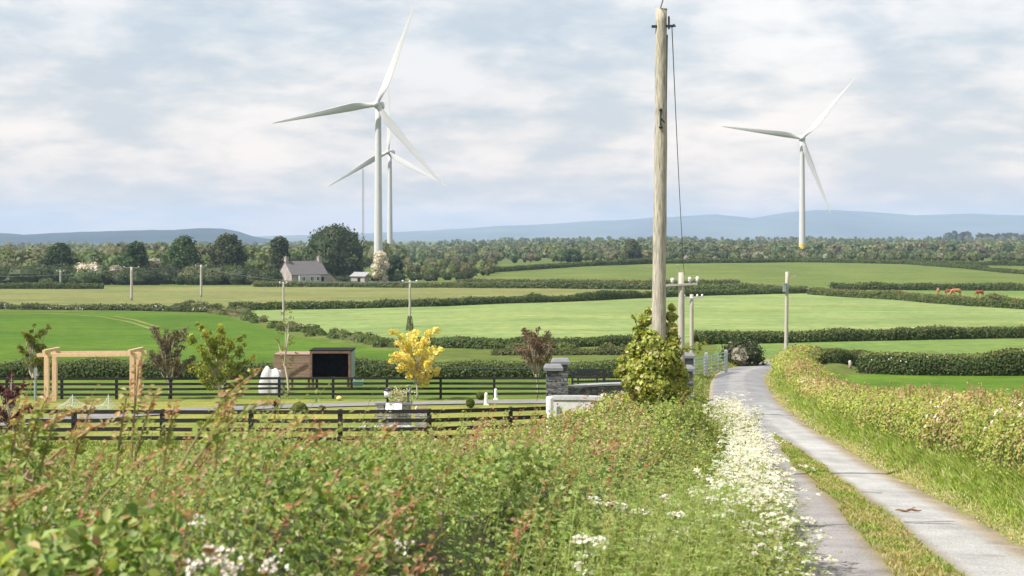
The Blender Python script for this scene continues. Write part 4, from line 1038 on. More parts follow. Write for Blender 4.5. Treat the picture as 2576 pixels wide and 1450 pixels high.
# garden marker posts
for lab, u, y0, y1 in (('white marker post right of the near box ball', 1223, 988, 1020), ('taller white marker post beside the far box ball', 1247, 978, 1006)):
    p = G(u, y1); h = (y1-y0)*p[1]/F; mb = MB(); mb.tube([(0, 0, -.2), (0, 0, h*.9), (0, 0, h*.97), (0, 0, h)], [.09, .085, .06, .02], 10); mb.box((0, 0, .02), (.26, .26, .08))
    o = mb.build('marker_post', M['white'], smooth_=False); o.location = tuple(p); tag(o, lab, 'post', 'white marker posts')
p = G(853, 1008); mb = MB(); mb.ell((0, 0, .12), (.15, .14, .12), 16, 12); mb.tube([(-.02, 0, .23), (.02, 0, .255)], .02, 8)
o = mb.build('ball', M['yellow_ball'], smooth_=True); o.location = tuple(p); tag(o, 'pale yellow ball on the grass in front of the far fence', 'ball')

# stone planter group with lantern and open book
def planter():
    d = 56.5; a = at(988, 0, d); s = d/F
    zt = -(1013-HY)/F*d-a[2]; zb = 0
    root = empty('stone_planter', a, 'long grey stone planter trough behind the near fence', 'planter')
    x0, x1 = (948-988)*s, (1034-988)*s; mb = MB(); n = 0
    for k in range(4):
        x = x0; hk = (zt-.05)/4
        while x < x1-.05:
            w = min(x1-x, rng.uniform(.18, .4)); mb.box((x+w/2, rng.normal(0, .012), hk*(k+.5)), (w-.02, .52, hk-.02)); x += w
    mb.build('block', M['stone_lt'], root)
    mb = MB(); mb.box(((x0+x1)/2, 0, zt-.02), (x1-x0+.08, .6, .07)); mb.build('coping', M['cap'], root)
    mb = MB()
    for j in range(16): mb.ell((x0-.5+(x1-x0+1)*j/15, -.55+rng.normal(0, .04), .05), (rng.uniform(.17, .24), .16, rng.uniform(.08, .15)), 8, 6, bump=.2, seed=j)
    mb.build('rockery', M['stone_lt'], root)
    # lantern post
    p = np.array([a[0]+(976-988)*s, d+.05, a[2]+zt]); z = lambda y: -(y-HY)/F*d-p[2]
    r = empty('garden_lantern', p, 'white glazed garden lantern on a short black post, on the stone planter', 'lantern')
    mb = MB(); mb.tube([(0, 0, 0), (0, 0, z(1000)), (0, 0, z(1000)+.03)], [.075, .06, .11], 10); mb.build('post', M['dark_metal'], r, True)
    mb = MB(); mb.tube([(0, 0, z(999.5)), (0, 0, z(983))], [.15, .165], 10); mb.build('glass', M['white'], r, True)
    mb = MB(); mb.tube([(0, 0, z(983)), (0, 0, z(979)), (0, 0, z(976))], [.19, .1, .03], 10); mb.build('cap', M['dark_metal'], r, True)
    # open book plaque
    p = np.array([a[0]+(993-988)*s, d-.4, gz(a[0], d-.4)]); zb2 = -(1031-HY)/F*(d-.4)-p[2]; zt2 = -(1016-HY)/F*(d-.4)-p[2]
    r = empty('book_plaque', p, 'open book shaped white stone plaque leaning on the planter', 'plaque')
    n = 12; xs = np.linspace(-.32, .32, n); arc = .06*np.abs(np.sin(xs/.32*math.pi))
    for sgn in (-1, 1):
        m = xs*sgn >= -.03; X = xs[m]; A = arc[m]; v = np.concatenate([np.stack([X, -.1-A, np.full(len(X), zb2)], 1), np.stack([X, .08-A, np.full(len(X), zt2)], 1), np.stack([X, -.02-A*0, np.full(len(X), zb2-.03)], 1), np.stack([X, .14-A*0, np.full(len(X), zt2-.03)], 1)])
        L_ = len(X); q = [(i, i+1, L_+i+1, L_+i) for i in range(L_-1)]+[(2*L_+i, 2*L_+i+1, i+1, i) for i in range(L_-1)]+[(L_+i, L_+i+1, 3*L_+i+1, 3*L_+i) for i in range(L_-1)]
        mb = MB(); mb.add(v, q); mb.build('page', M['white'], r)
    mb = MB(); mb.box((0, .12, zb2/2-.05), (.3, .2, zb2+.05), taper=.8); mb.build('stand', M['stone_lt'], r)
    # pale plant in the trough
    p = np.array([a[0]+(1008-988)*s, d, a[2]+zt+.01]); r = empty('flower_clump', p, 'creamy flowering clump growing in the stone planter', 'plant')
    mb = MB(); k = 420; P = rng.normal(size=(k, 3))*[.24, .15, .15]+[0, 0, .27]; P[:, 2] = np.maximum(P[:, 2], .03)
    leaves(mb, P, rng.normal(size=(k, 3))+[0, -.6, .8], .085, palette(k, [(.62, .60, .50), (.52, .48, .30), (.25, .26, .08)], [3, 2, 1.3]), .6); mb.build('leaves', M['leaf_thin'], r)
    # small bird figure
    p = np.array([a[0]+(1026-988)*s, d-.02, a[2]+zt+.01]); r = empty('bird_ornament', p, 'slim garden bird ornament with dark wing at the end of the planter', 'ornament')
    mb = MB(); mb.tube([(-.15, 0, .3), (-.05, 0, .33), (.06, 0, .40), (.1, 0, .52), (.08, 0, .62), (.05, 0, .67), (-.01, 0, .66)], [.02, .09, .085, .045, .035, .05, .02], 10); mb.tube([(.0, .03, 0), (.0, .03, .3)], .018, 6); mb.tube([(.05, -.03, 0), (.03, -.03, .3)], .018, 6); mb.build('body', M['cap'], r, True)
    mb = MB(); mb.tube([(.02, -.08, .4), (-.06, -.09, .34), (-.17, -.06, .27)], [.05, .06, .015], 8); mb.build('wing', M['dark_in'], r, True)
    mb = MB(); mb.tube([(-.0, 0, .665), (-.1, 0, .63)], [.022, .006], 6); mb.build('beak', M['yellow'], r)
    p = at(1060, 0, 55.5); r = empty('stone_trough', p, 'squat stone trough with a dark lid, right of the long planter', 'trough'); z1 = -(1030-HY)/F*55.5-p[2]
    mb = MB(); mb.box((0, 0, z1*.35), (.42, .42, z1*.72), taper=1.15); mb.box((0, 0, z1*.8), (.62, .5, z1*.22)); mb.build('base', M['stone_lt'], r)
    mb = MB(); mb.box((.0, 0, z1*.91+.05), (.5, .4, .1), taper=.8); mb.build('lid', M['frame_wood'], r)
    p = at(1048, 0, 55.8); r = empty('marker_post', p, 'short cream post between the planter and dark trough', 'post'); mb = MB(); mb.tube([(0, 0, -.1), (0, 0, -(1022-HY)/F*55.8-p[2]-.05), (0, 0, -(1022-HY)/F*55.8-p[2])], [.06, .06, .02], 8); mb.build('shaft', M['render'], r, True)
planter()

# ---------------------------------------------------------------- entrance: pillars, walls, railing, gate
def pillar(label, u0, u1, ycap, ybody, d, dark=False, w=None):
    uc = (u0+u1)/2; s = d/F; p = at(uc, 0, d); cw = (u1-u0)*s if w is None else w; zt = -(ycap-HY)/F*d-p[2]; th = .2
    root = empty('gate_pillar', p, label, 'pillar', 'slate stone gate pillars')
    bw = cw-.16; mb = MB(); z = -.3; k = 0
    while z < zt-th-.02:
        hk = min(rng.uniform(.11, .19), zt-th-z)
        mb.box((rng.normal(0, .006), rng.normal(0, .006), z+hk/2), (bw+rng.normal(0, .012), bw+rng.normal(0, .012), hk-.012)); z += hk
    mb.box((0, 0, (zt-th-.3)/2), (bw-.05, bw-.05, zt-th+.28)); mb.build('shaft', M['stone'], root)
    mb = MB(); mb.box((0, 0, zt-th+.05), (cw, cw, .1)); mb.box((0, 0, zt-.05), (cw, cw, .1), taper=.78); mb.build('cap', M['cap'], root)
    return root
pillar('nearer left slate gate pillar with sloped grey cap', 1368, 1416, 917, 0, 50)
pillar('farther left slate gate pillar with sloped grey cap', 1387, 1434, 902, 0, 52.2)
pillar('nearer right gate pillar, beside the ivy mound', 1700, 1746, 920, 0, 57)
pillar('farther right gate pillar, its cap just above the nearer one', 1703, 1747, 888, 0, 60)
def wallseg(name, label, pts, zt0, zt1, th, mat, cop, coph=.1, group=None):
    P = np.array(pts, float); n = 26; t = np.linspace(0, len(P)-1, n); X = np.interp(t, range(len(P)), P[:, 0]); D = np.interp(t, range(len(P)), P[:, 1])
    for _ in range(8): X[1:-1] = (X[:-2]+2*X[1:-1]+X[2:])/4; D[1:-1] = (D[:-2]+2*D[1:-1]+D[2:])/4
    Z1 = np.linspace(zt0, zt1, n); Z0 = H(X, D)-.3; o3 = np.array([X[0], D[0], gz(X[0], D[0])])
    tg = np.stack([np.gradient(X), np.gradient(D)], 1); tg /= np.linalg.norm(tg, axis=1)[:, None]; nx, nd = -tg[:, 1], tg[:, 0]
    root = empty(name, o3, label, 'wall', group)
    def ext(th, za, zb):
        V = np.stack([np.stack([X+nx*th/2*s, D+nd*th/2*s, z], 1) for s, z in ((1, za), (1, zb), (-1, zb), (-1, za))], 1)-o3
        i = np.arange(n-1)[:, None]*4; mb = MB()
        q = np.concatenate([i+np.array([j, (j+1) % 4, 4+(j+1) % 4, 4+j]) for j in range(4)]); q = np.concatenate([q, [[3, 2, 1, 0], [(n-1)*4+j for j in range(4)]]])
        return mb.add(V.reshape(-1, 3), q)
    ext(th, Z0, Z1-coph).build('masonry', M[mat], root); ext(th+.1, Z1-coph+.002, Z1).build('coping', M[cop], root)
    return root
wallseg('garden_wall', 'curved dark slate entrance wall between the left gate pillars and ivy mound', [W(1434, 0, 52.6)[:2], W(1470, 0, 53.0)[:2], W(1530, 0, 53.3)[:2], W(1620, 0, 53.4)[:2]], -(972-HY)/F*52.6, -(962-HY)/F*53.4, .4, 'stone', 'cope', .07)
wallseg('garden_wall', 'low white rendered wall with pale coping before the slate entrance wall', [W(1384, 0, 47)[:2], W(1420, 0, 46.6)[:2], W(1480, 0, 46.2)[:2], W(1600, 0, 45)[:2]], -(996-HY)/F*47, -(1003-HY)/F*45, .3, 'render', 'concrete', .12)
for lab, u, yt, d in (('short white bollard at the left end of the low white wall', 1383, 998, 46.4), ('taller white bollard standing before the low white wall', 1520, 991, 44.5)):
    p = at(u, 0, d); h = -(yt-HY)/F*d-p[2]; mb = MB(); mb.tube([(0, 0, -.2), (0, 0, h-.05), (0, 0, h-.015), (0, 0, h)], [.12, .12, .1, .04], 14); mb.tube([(0, 0, .0), (0, 0, .08)], .16, 14)
    o = mb.build('bollard', M['white'], smooth_=False); o.location = tuple(p); tag(o, lab, 'bollard', 'white bollards by the entrance')
def railing():
    a = W(1425, 0, 66); b = W(1600, 0, 66); p = at(1425, 0, 66); zt = -(932-HY)/F*66-p[2]; zb = -(975-HY)/F*66-p[2]
    root = empty('railing', p, 'thin black iron railing behind the slate entrance wall', 'railing'); w = (1600-1425)/F*66
    for z in (zt, zb+.5):
        mb = MB(); mb.beam((0, 0, z), (w, 0, z), .03, .035); mb.build('rail', M['dark_metal'], root)
    for x in np.linspace(0, w, 26): MB().tube([(x, 0, -.1), (x, 0, zt+.08)], .009, 5).build('baluster', M['dark_metal'], root)
    p = at(1478, 0, 72); z = lambda y: -(y-HY)/F*72-p[2]
    r = empty('garden_bench', p, 'dark garden bench behind the black iron railing', 'bench')
    mb = MB(); mb.box((0, .3, z(937)), (1.1, .06, .3)); mb.build('backrest', M['dark_metal'], r)
    mb = MB(); mb.box((0, 0, z(950)), (1.15, .5, .08)); mb.build('seat', M['dark_metal'], r)
    for x in (-.48, .48):
        for y in (-.2, .22):
            mb = MB(); mb.beam((x, y, -.05), (x, y, z(951)), .07, .07); mb.build('leg', M['dark_metal'], r)
    f = at(1440, 0, 82); r = empty('fence', f, 'short length of black rail fence behind the slate entrance wall', 'fence', 'black wooden rail fences'); w = (1600-1440)/F*82
    for k in range(2):
        mb = MB(); mb.beam((0, 0, 1.15-.4*k), (w, 0, 1.2-.4*k), .04, .13); mb.build('rail', M['black_wood'], r)
    for x in (0, w/2, w):
        mb = MB(); mb.box((x, .08, .6), (.13, .13, 1.4)); mb.box((x, .08, 1.31), (.1, .1, .03)); mb.build('post', M['black_wood'], r)
railing()
def gate():
    pa = at(1746, 0, 76); pb = at(1824, 0, 84)
    root = empty('field_gate', pa, 'galvanised five bar field gate beside the lane, grey posts at each end', 'gate')
    A = pa-pa; B = pb-pa; za = -(904-HY)/F*76-pa[2]; zb = -(887-HY)/F*84-pa[2]
    m = (A+B)/2
    T = (B-A)
    for k in range(6):
        t = k/5; z0 = .18+(za-.18)*t; z1 = B[2]+.18+(zb-B[2]-.18)*t
        MB().tube([A+[0, 0, z0], np.array([B[0], B[1], z1])], .024, 7).build('bar', M['galv'], root)
    for t in (.02, .3, .55, .78, .98):
        q = A+T*t; z0 = .15+t*(B[2]); z1 = za+(zb-za)*t; MB().tube([(q[0], q[1], z0), (q[0], q[1], z1)], .028, 7).build('stile', M['galv'], root)
    for t, hh in ((.36, .2), (1.02, .12)):
        q = A+T*t; zt = za+(zb-za)*t+hh; mb = MB(); mb.box((q[0], q[1]-.12, (zt+q[2])/2-.1), (.17, .17, zt-q[2]+.2)); mb.box((q[0], q[1]-.12, zt+.02), (.15, .15, .04), taper=.6); mb.build('post', M['concrete'], root)
gate()
p = at(1868, 0, 93); zt = -(857-HY)/F*93
tree('bush', 'dark rounded bush with pale blossom, behind the field gate', 'bush', p, zt-p[2], 150/F*93, [(.04, .06, .02), (.055, .08, .025), (.03, .045, .015), (.42, .36, .32)], 3000, .17, 'dome', 14, .02, .03, wts=[5, 4, 4, 1.2])
for lab, u, yb, hgt, in (('grey weathered stump left of the tall dark hedge', 2166, 925, .75), ('short broken grey stump just left of the taller stump', 2138, 928, .5), ('small slim stump beside the tall dark hedge', 2234, 918, .6)):
    p = at(u, 0, 92); mb = MB(); mb.tube([(0, 0, -.1), (.02, 0, hgt*.5), (.0, 0, hgt*.9), (.03, 0, hgt)], [.13, .10, .11, .04], 9); mb.tube([(.05, 0, hgt*.5), (.17, 0, hgt*.68)], [.05, .03], 6)
    o = mb.build('stump', M['pole_grey'], smooth_=True); o.location = tuple(p); tag(o, lab, 'stump', 'stumps by the low hedge')
# feeder in the gap of the far hedge
p = G(2030, 738); mb = MB(); mb.box((0, 0, .5), (2.2, 1.4, .9), taper=.85); mb.box((0, 0, 1.0), (2.4, 1.6, .12)); mb.tube([(-.9, 0, 1.0), (-.9, 0, 1.3)], .1, 6)
o = mb.build('stone_heap', M['housewall']); o.location = tuple(p); tag(o, 'pinkish stone heap in the gap where the far hedges meet', 'stones')

# ---------------------------------------------------------------- ivy mound round the telephone pole
def ivy():
    d = 28.0; c = np.array([(1650-CX)/F*d, d, 0]); g = gz(c[0], d)
    root = empty('ivy', (c[0], d, g), 'bushy yellow green ivy mound wrapped round the foot of the tall telephone pole', 'ivy')
    def z(y): return -(y-HY)/F*d-g
    s = d/F; lob = []
    def add(u, y, r, dy=0): lob.append(((u-1650)*s, dy, z(y), r*s))
    for u, y, r, dy in ((1612, 925, 38, -.2), (1655, 905, 44, -.35), (1690, 925, 32, -.2), (1588, 960, 26, -.2), (1640, 965, 46, -.4), (1688, 975, 34, -.25), (1650, 1010, 50, 0), (1605, 1010, 34, 0), (1692, 1010, 32, 0),
                        (1600, 880, 26, -.1), (1640, 868, 30, -.3), (1685, 885, 26, -.2), (1575, 925, 20, 0), (1612, 838, 22, .05), (1622, 808, 17, .08), (1632, 785, 10, .08), (1686, 830, 20, .1), (1690, 798, 14, .1), (1692, 775, 9, .1), (1636, 848, 22, -.15), (1692, 858, 20, .05), (1716, 950, 18, 0), (1565, 905, 12, 0), (1556, 938, 11, 0), (1722, 985, 16, 0)):
        add(u, y, r, dy)
    mb = crown_mesh(lob, 11000, .088, [(.38, .42, .07), (.28, .35, .055), (.50, .50, .14), (.14, .20, .035), (.50, .42, .27), (.62, .60, .36)], [4, 4, 4, 1.6, 1.3, 1.5], True, .6, .8, .8)
    mb.build('foliage', M['leaf_thin'], root)
    for (u0, y0, u1, y1) in ((1700, 890, 1775, 858), (1710, 880, 1760, 880), (1600, 950, 1545, 930), (1610, 850, 1590, 790)):
        mb = MB(); a = np.array([(u0-1650)*s, -.1, z(y0)]); b = np.array([(u1-1650)*s, -.15, z(y1)])
        mb.tube([a, (a+b)/2+[0, 0, .03], b], [.012, .009, .004], 5, (.2, .2, .06)); k = 16; t = rng.random((k, 1))**.6
        leaves(mb, a+(b-a)*t+rng.normal(0, .03, (k, 3)), rng.normal(size=(k, 3))+[0, -.5, .8], .09, palette(k, [(.22, .26, .04), (.28, .28, .07)]), .7); mb.build('spray', M['leaf_thin'], root)
ivy()

# ---------------------------------------------------------------- foreground bramble hedge
TD = np.array([(2, -.90), (3, -.93), (4, -1.0), (5.5, -1.10), (7, -1.24), (8.5, -1.46), (10, -1.70), (14, -2.17), (18, -2.62), (24, -3.14), (30, -3.40), (36, -4.1)])
XR = np.array([(2, -1.2), (4, -.35), (5, 0), (8, .8), (14, 2.0), (20, 3.05), (28, 4.4), (34, 5.0), (38, 5.2)])
XL = np.array([(2, -3), (4, -3.6), (7, -4.4), (10, -4.2), (14, -3.6), (18, -2.0), (24, -.4), (28, .7), (34, 2.6), (38, 3.6)])
def Hs(x, d):
    g = H(x, d); t = pl(TD, d)+(fbm(x*1.1, d*.8, 31)-.5)*.42+(vnoise(x*3.2, d*2.4, 33)-.5)*.18
    uu = x/np.maximum(d, 1)*F+CX; t = t+(.12*np.exp(-((uu-20)/150)**2)+.10*np.exp(-((uu-590)/110)**2)-.06*np.exp(-((uu-330)/90)**2))*smooth(5, 7, d)*(1-smooth(11, 13, d))-.15*np.exp(-((uu-1440)/120)**2)*smooth(12, 15, d)*(1-smooth(27, 31, d))
    r = np.clip((pl(XR, d)-x)/1.1, 0, 1); l = np.clip((x-pl(XL, d))/.9, 0, 1); f = np.clip((d-3.0)/.4, 0, 1); e = np.clip((38-d)/4, 0, 1)
    k = (r*l*f*e)**.5
    return g+(np.maximum(t, g+.15)-g)*k
def sight(u, y, d0=3.2, d1=30):
    d = np.linspace(d0, d1, 1500); x = (u-CX)/F*d; z = -(y-HY)/F*d
    hit = np.maximum(Hs(x, d), H(x, d)) >= z
    return float(d[np.argmax(hit)]) if hit.any() else d1
def fore_hedge():
    root = empty('bramble_hedge', (0, 9, gz(0, 9)), 'overgrown bramble hedge with reddish new shoots filling the near left of the view', 'hedge'); off = np.array(root.location)
    # inner body
    dd = np.concatenate([np.linspace(2.9, 12, 60), np.linspace(12.3, 38, 80)]); tt = np.linspace(-.03, 1.03, 60)
    D, T = np.meshgrid(dd, tt, indexing='ij'); X = pl(XL, D)+(pl(XR, D)-pl(XL, D))*T; Z = np.minimum(Hs(X, D)-.36, H(X, D)+9)
    nr, nc = D.shape; i = np.arange(nr-1)[:, None]*nc+np.arange(nc-1)[None]
    mb = MB(); mb.add(np.stack([X, D, Z], -1).reshape(-1, 3)-off, np.stack([i, i+1, i+nc+1, i+nc], -1).reshape(-1, 4), col=palette(nr*nc, [(.07, .10, .03), (.085, .085, .04)]))
    mb.build('branches', M['leaf'], root, True)
    def sample(k, d0, d1, p=.9, side=.0):
        q = 1-p; d = (d0**q+(d1**q-d0**q)*rng.random(k))**(1/q)
        t = rng.random(k)
        if side: m = rng.random(k) < side; t[m] = 1-rng.random(int(m.sum()))**1.6*.22
        x = pl(XL, d)-.1+(pl(XR, d)-pl(XL, d)+.2)*t
        return x, d, t
    GREEN = [(.19, .285, .06), (.265, .35, .095), (.125, .205, .048), (.345, .395, .125), (.32, .385, .155)]
    RED = [(.40, .22, .15), (.45, .33, .22), (.40, .32, .17), (.48, .41, .25)]
    mb = MB()
    for (k, d0, d1, s0, s1, wide) in ((56000, 3.0, 8, .024, .056, True), (62000, 8, 14, .03, .052, False), (36000, 14, 24, .045, .07, False), (24000, 24, 38, .065, .095, False)):
        x, d, t = sample(k, d0, d1, 1.15, .34)
        hs = Hs(x, d); g = H(x, d); e = .06
        gx_ = (Hs(x+e, d)-Hs(x-e, d))/(2*e); gd_ = (Hs(x, d+e)-Hs(x, d-e))/(2*e)
        nrm = unit(np.stack([-gx_, -gd_, np.ones(k)], 1))
        dep = np.abs(rng.normal(0, .17, k)); P = np.stack([x, d, hs], 1)-nrm*(dep-.07)[:, None]
        edge = (t > .8); P[edge, 2] = g[edge]+(P[edge, 2]-g[edge])*rng.random(int(edge.sum()))**.5
        c = palette(k, GREEN, [3, 3, 2.2, 1.8, 1.6], .25)
        patch = fbm(x*.7, d*.45, 41); warm = np.where(d > 11, .17, .04)*smooth(.42, .62, patch)*1.5+.03
        uu = CX+F*x/d; warm = np.where((d > 13) & (uu < 1650) & (d < 27), warm+.14, warm); warm = np.where((uu > 1640) & (d > 16), warm*.3, warm)
        warm = np.where((d < 11) & (d > 6.5) & (x < -1.4), warm+.12, warm)
        m = (rng.random(k) < warm) & (dep < .16); c[m] = palette(int(m.sum()), RED, [2, 2, 2, 2])
        pale = (d > 16) & ~m; c[pale] = c[pale]*np.array([1.2, 1.1, 1.0])
        big = smooth(.3, .75, vnoise(x*1.3, d*1.1, 55)); sp_ = vnoise(x*.9+5, d*.7, 57)
        sz = rng.uniform(s0, s1, k)*(.62+.58*big)
        c = c*(1+(np.array([.25, .12, .3])*(sp_[:, None]-.5)))
        leaves(mb, P-off, nrm*.8+rng.normal(size=(k, 3))*.62+[0, -.25, .1], sz, c, rng.uniform(.5, .9, k), .13, wide=wide)
    mb.build('leaves', M['leaf'], root, True)
    # shoots: the long arching ones are parts of their own
    def shoot(mb, base, tip, bow, r, lc, nl, ls, sc=(.26, .14, .08)):
        base = np.array(base); tip = np.array(tip); n = 9; t = np.linspace(0, 1, n)[:, None]
        P = base+(tip-base)*t+np.array([0, 0, 1.])*bow*4*t*(1-t)
        mb.tube(P-off, np.linspace(r, r*.35, n), 5, sc)
        tt = np.linspace(.2, 1, nl)[:, None]; Q = base+(tip-base)*tt+np.array([0, 0, 1.])*bow*4*tt*(1-tt)
        dirv = unit((tip-base)[None]+np.zeros((nl, 3))); sd = np.where((np.arange(nl) % 2)[:, None] == 0, 1, -1)*np.array([.8, .2, .3])
        td = unit(dirv*.6+sd+rng.normal(0, .3, (nl, 3)))
        leaves(mb, Q+td*ls*.5-off, rng.normal(size=(nl, 3))*.6+[0, -.6, .8], ls*(1.1-.5*tt[:, 0])*rng.uniform(.8, 1.2, nl), lc, .55, .15, tdir=td)
    BIG = [((455, 1170), (655, 932), 6.3, .06), ((820, 1440), (1062, 1250), 6.4, .02), ((700, 1380), (960, 1250), 6.8, .02), ((330, 1150), (352, 905), 7.6, .05), ((640, 1200), (830, 1090), 8.5, .04), ((180, 1190), (235, 1010), 7.0, .03),
           ((60, 1180), (120, 1000), 6.6, .04), ((1250, 1440), (1340, 1290), 8.0, .01), ((1130, 1270), (1180, 1175), 9.5, .01), ((1500, 1330), (1730, 1270), 13.0, .02), ((560, 1140), (580, 1010), 8.0, .02), ((250, 1260), (420, 1130), 6.0, .03),
           ((0, 1330), (110, 1230), 5.2, .03), ((380, 1310), (250, 1430), 4.8, .04), ((60, 1120), (190, 1035), 6.8, .02), ((120, 1160), (275, 1060), 6.9, .02), ((1360, 1250), (1550, 1120), 14, .05), ((1250, 1250), (1300, 1110), 12, .03),
           ((500, 1180), (610, 985), 6.5, .05), ((540, 1190), (560, 1010), 6.7, .03), ((470, 1190), (690, 1010), 6.4, .07), ((330, 1190), (395, 980), 7.0, .03), ((290, 1200), (320, 990), 7.2, .03), ((410, 1180), (440, 1020), 7.0, .03), ((20, 1190), (60, 1010), 6.6, .03), ((100, 1190), (150, 1030), 6.6, .03), ((620, 1200), (760, 1060), 7.5, .04), ((760, 1200), (800, 1070), 9, .03), ((900, 1210), (990, 1070), 10, .03)]
    for (a, b, d, bow) in BIG:
        mb = MB(); sc = (.50, .36, .23) if rng.random() < .6 else (.42, .38, .22)
        nl = 34; lc = np.where((np.linspace(0, 1, nl) > rng.uniform(.2, .7))[:, None], palette(nl, [(.44, .22, .12), (.48, .36, .2), (.42, .38, .16)]), palette(nl, [(.24, .31, .07), (.32, .36, .11)]))
        shoot(mb, W(*a, d), W(*b, d-.1), bow, .0068*d/6, lc, nl, .052*d/6.5, sc); mb.build('shoot', M['leaf_thin'], root)
    mb = MB()
    for j in range(620):
        x, d, t = sample(1, 4.2, 30, 1.02); x, d = float(x[0]), float(d[0])
        if pl(XR, d)-x < .35: continue
        z = float(Hs(x, d)); l = rng.uniform(.14, .42)*(1 if d < 12 else 1.15); red = rng.random() < (.06 if CX+F*x/d > 1640 else (.3 if d < 9 else .5) if (vnoise(x*.8, d*.5, 61) > .4) else .25)
        nl = 9; lc = palette(nl, [(.42, .19, .11), (.46, .28, .16), (.38, .28, .13)]) if red else palette(nl, [(.25, .32, .08), (.34, .37, .11)])
        b = np.array([x, d, z-.1]); tdir = np.array([rng.uniform(.05, .8), rng.normal(0, .3), 1.0]); tdir /= np.linalg.norm(tdir)
        shoot(mb, b, b+tdir*(l+.1), rng.uniform(.01, .06), .002+.0002*d, lc, nl, .036+.0014*d, (.42, .23, .14) if red else (.32, .32, .14))
    o = mb.build('young_shoots', M['leaf_thin'], root); o['kind'] = 'stuff'
    # clusters of white blossom
    for (u, y, d, n_, r_) in ((195, 1345, 5.0, 5, .014), (212, 1362, 5.0, 5, .014), (505, 1305, 5.6, 6, .016), (512, 1325, 5.6, 5, .014), (535, 1395, 5.1, 8, .02), (560, 1420, 5.0, 9, .02), (580, 1438, 5.0, 9, .02), (490, 1428, 5.2, 5, .015), (1010, 1370, 7.0, 5, .02), (680, 1425, 5.6, 12, .03), (1885, 1180, 20, 8, .05)):
        d = sight(u, y); r_ = r_*(d/5.4)**.6; mb = MB(); c = W(u, y, d-.12); P = c+rng.normal(size=(n_*3, 3))*[r_*1.3, r_*.7, r_*.9]
        leaves(mb, P-off, rng.normal(size=P.shape)*.5+[-.2, -1, .7], .02*(d/5)**.5, palette(len(P), [(.62, .54, .50), (.70, .66, .62)], None, .08), .95, .2); mb.build('blossom', M['petal'], root)
    return root
fore_hedge()
# weeds in front of the hedge: whorled stems and grass
def weeds():
    mb = MB(); k = 2600
    d = 6.2+13*rng.random(k)**1.2; t = rng.random(k)**.8; x = pl(XR, d)-.55+t*1.35
    ok = x < lanec(d)-LHW-.15; x, d = x[ok], d[ok]; k = len(x); z = H(x, d)
    hh = rng.uniform(.6, 1.3, k)*np.clip(1.25-.5*t[ok], .5, 1.2); hh = np.minimum(hh, np.maximum(.3, (-.235*d-z)*1.0+.75))
    ln = np.stack([rng.normal(.05, .16, k), rng.normal(0, .16, k), np.zeros(k)], 1)
    col = palette(k, [(.28, .36, .10), (.22, .30, .075), (.36, .40, .15)])
    base = np.stack([x, d, z], 1)
    blades(mb, base, hh, ln, .006+.0005*d, col)
    for w in range(8):
        f = .35+.62*w/7; P = base+np.stack([ln[:, 0]*hh*f*f, ln[:, 1]*hh*f*f, hh*f*.95], 1)
        for q in range(4):
            a = rng.uniform(0, 6.28, k); dr = np.stack([np.cos(a), np.sin(a), np.full(k, .25)], 1); ls = rng.uniform(.03, .05, k)*(1.15-.5*f)
            leaves(mb, P+dr*ls[:, None]*.5, rng.normal(size=(k, 3))*.4+[0, -.4, 1], ls, col*rng.uniform(.85, 1.25, (k, 1)), .3, .1, tdir=dr)
    k = 9000; d = 6+26*rng.random(k)**1.3; x = pl(XR, d)-.35+rng.random(k)*1.5; ok = x < lanec(d)-LHW-.05; x, d = x[ok], d[ok]; k = len(x)
    ln = np.stack([rng.normal(.1, .35, k), rng.normal(-.05, .3, k), np.zeros(k)], 1)
    blades(mb, np.stack([x, d, H(x, d)-.02], 1), rng.uniform(.3, .75, k), ln, .008+.0004*d, palette(k, [(.26, .35, .075), (.33, .40, .11), (.19, .28, .06), (.42, .39, .2)], [3, 3, 2, 1]))
    tag(mb.build('undergrowth', M['leaf_thin']), 'tall whorled weeds and grass along the lane side of the bramble hedge', 'undergrowth', kind='stuff')
weeds()

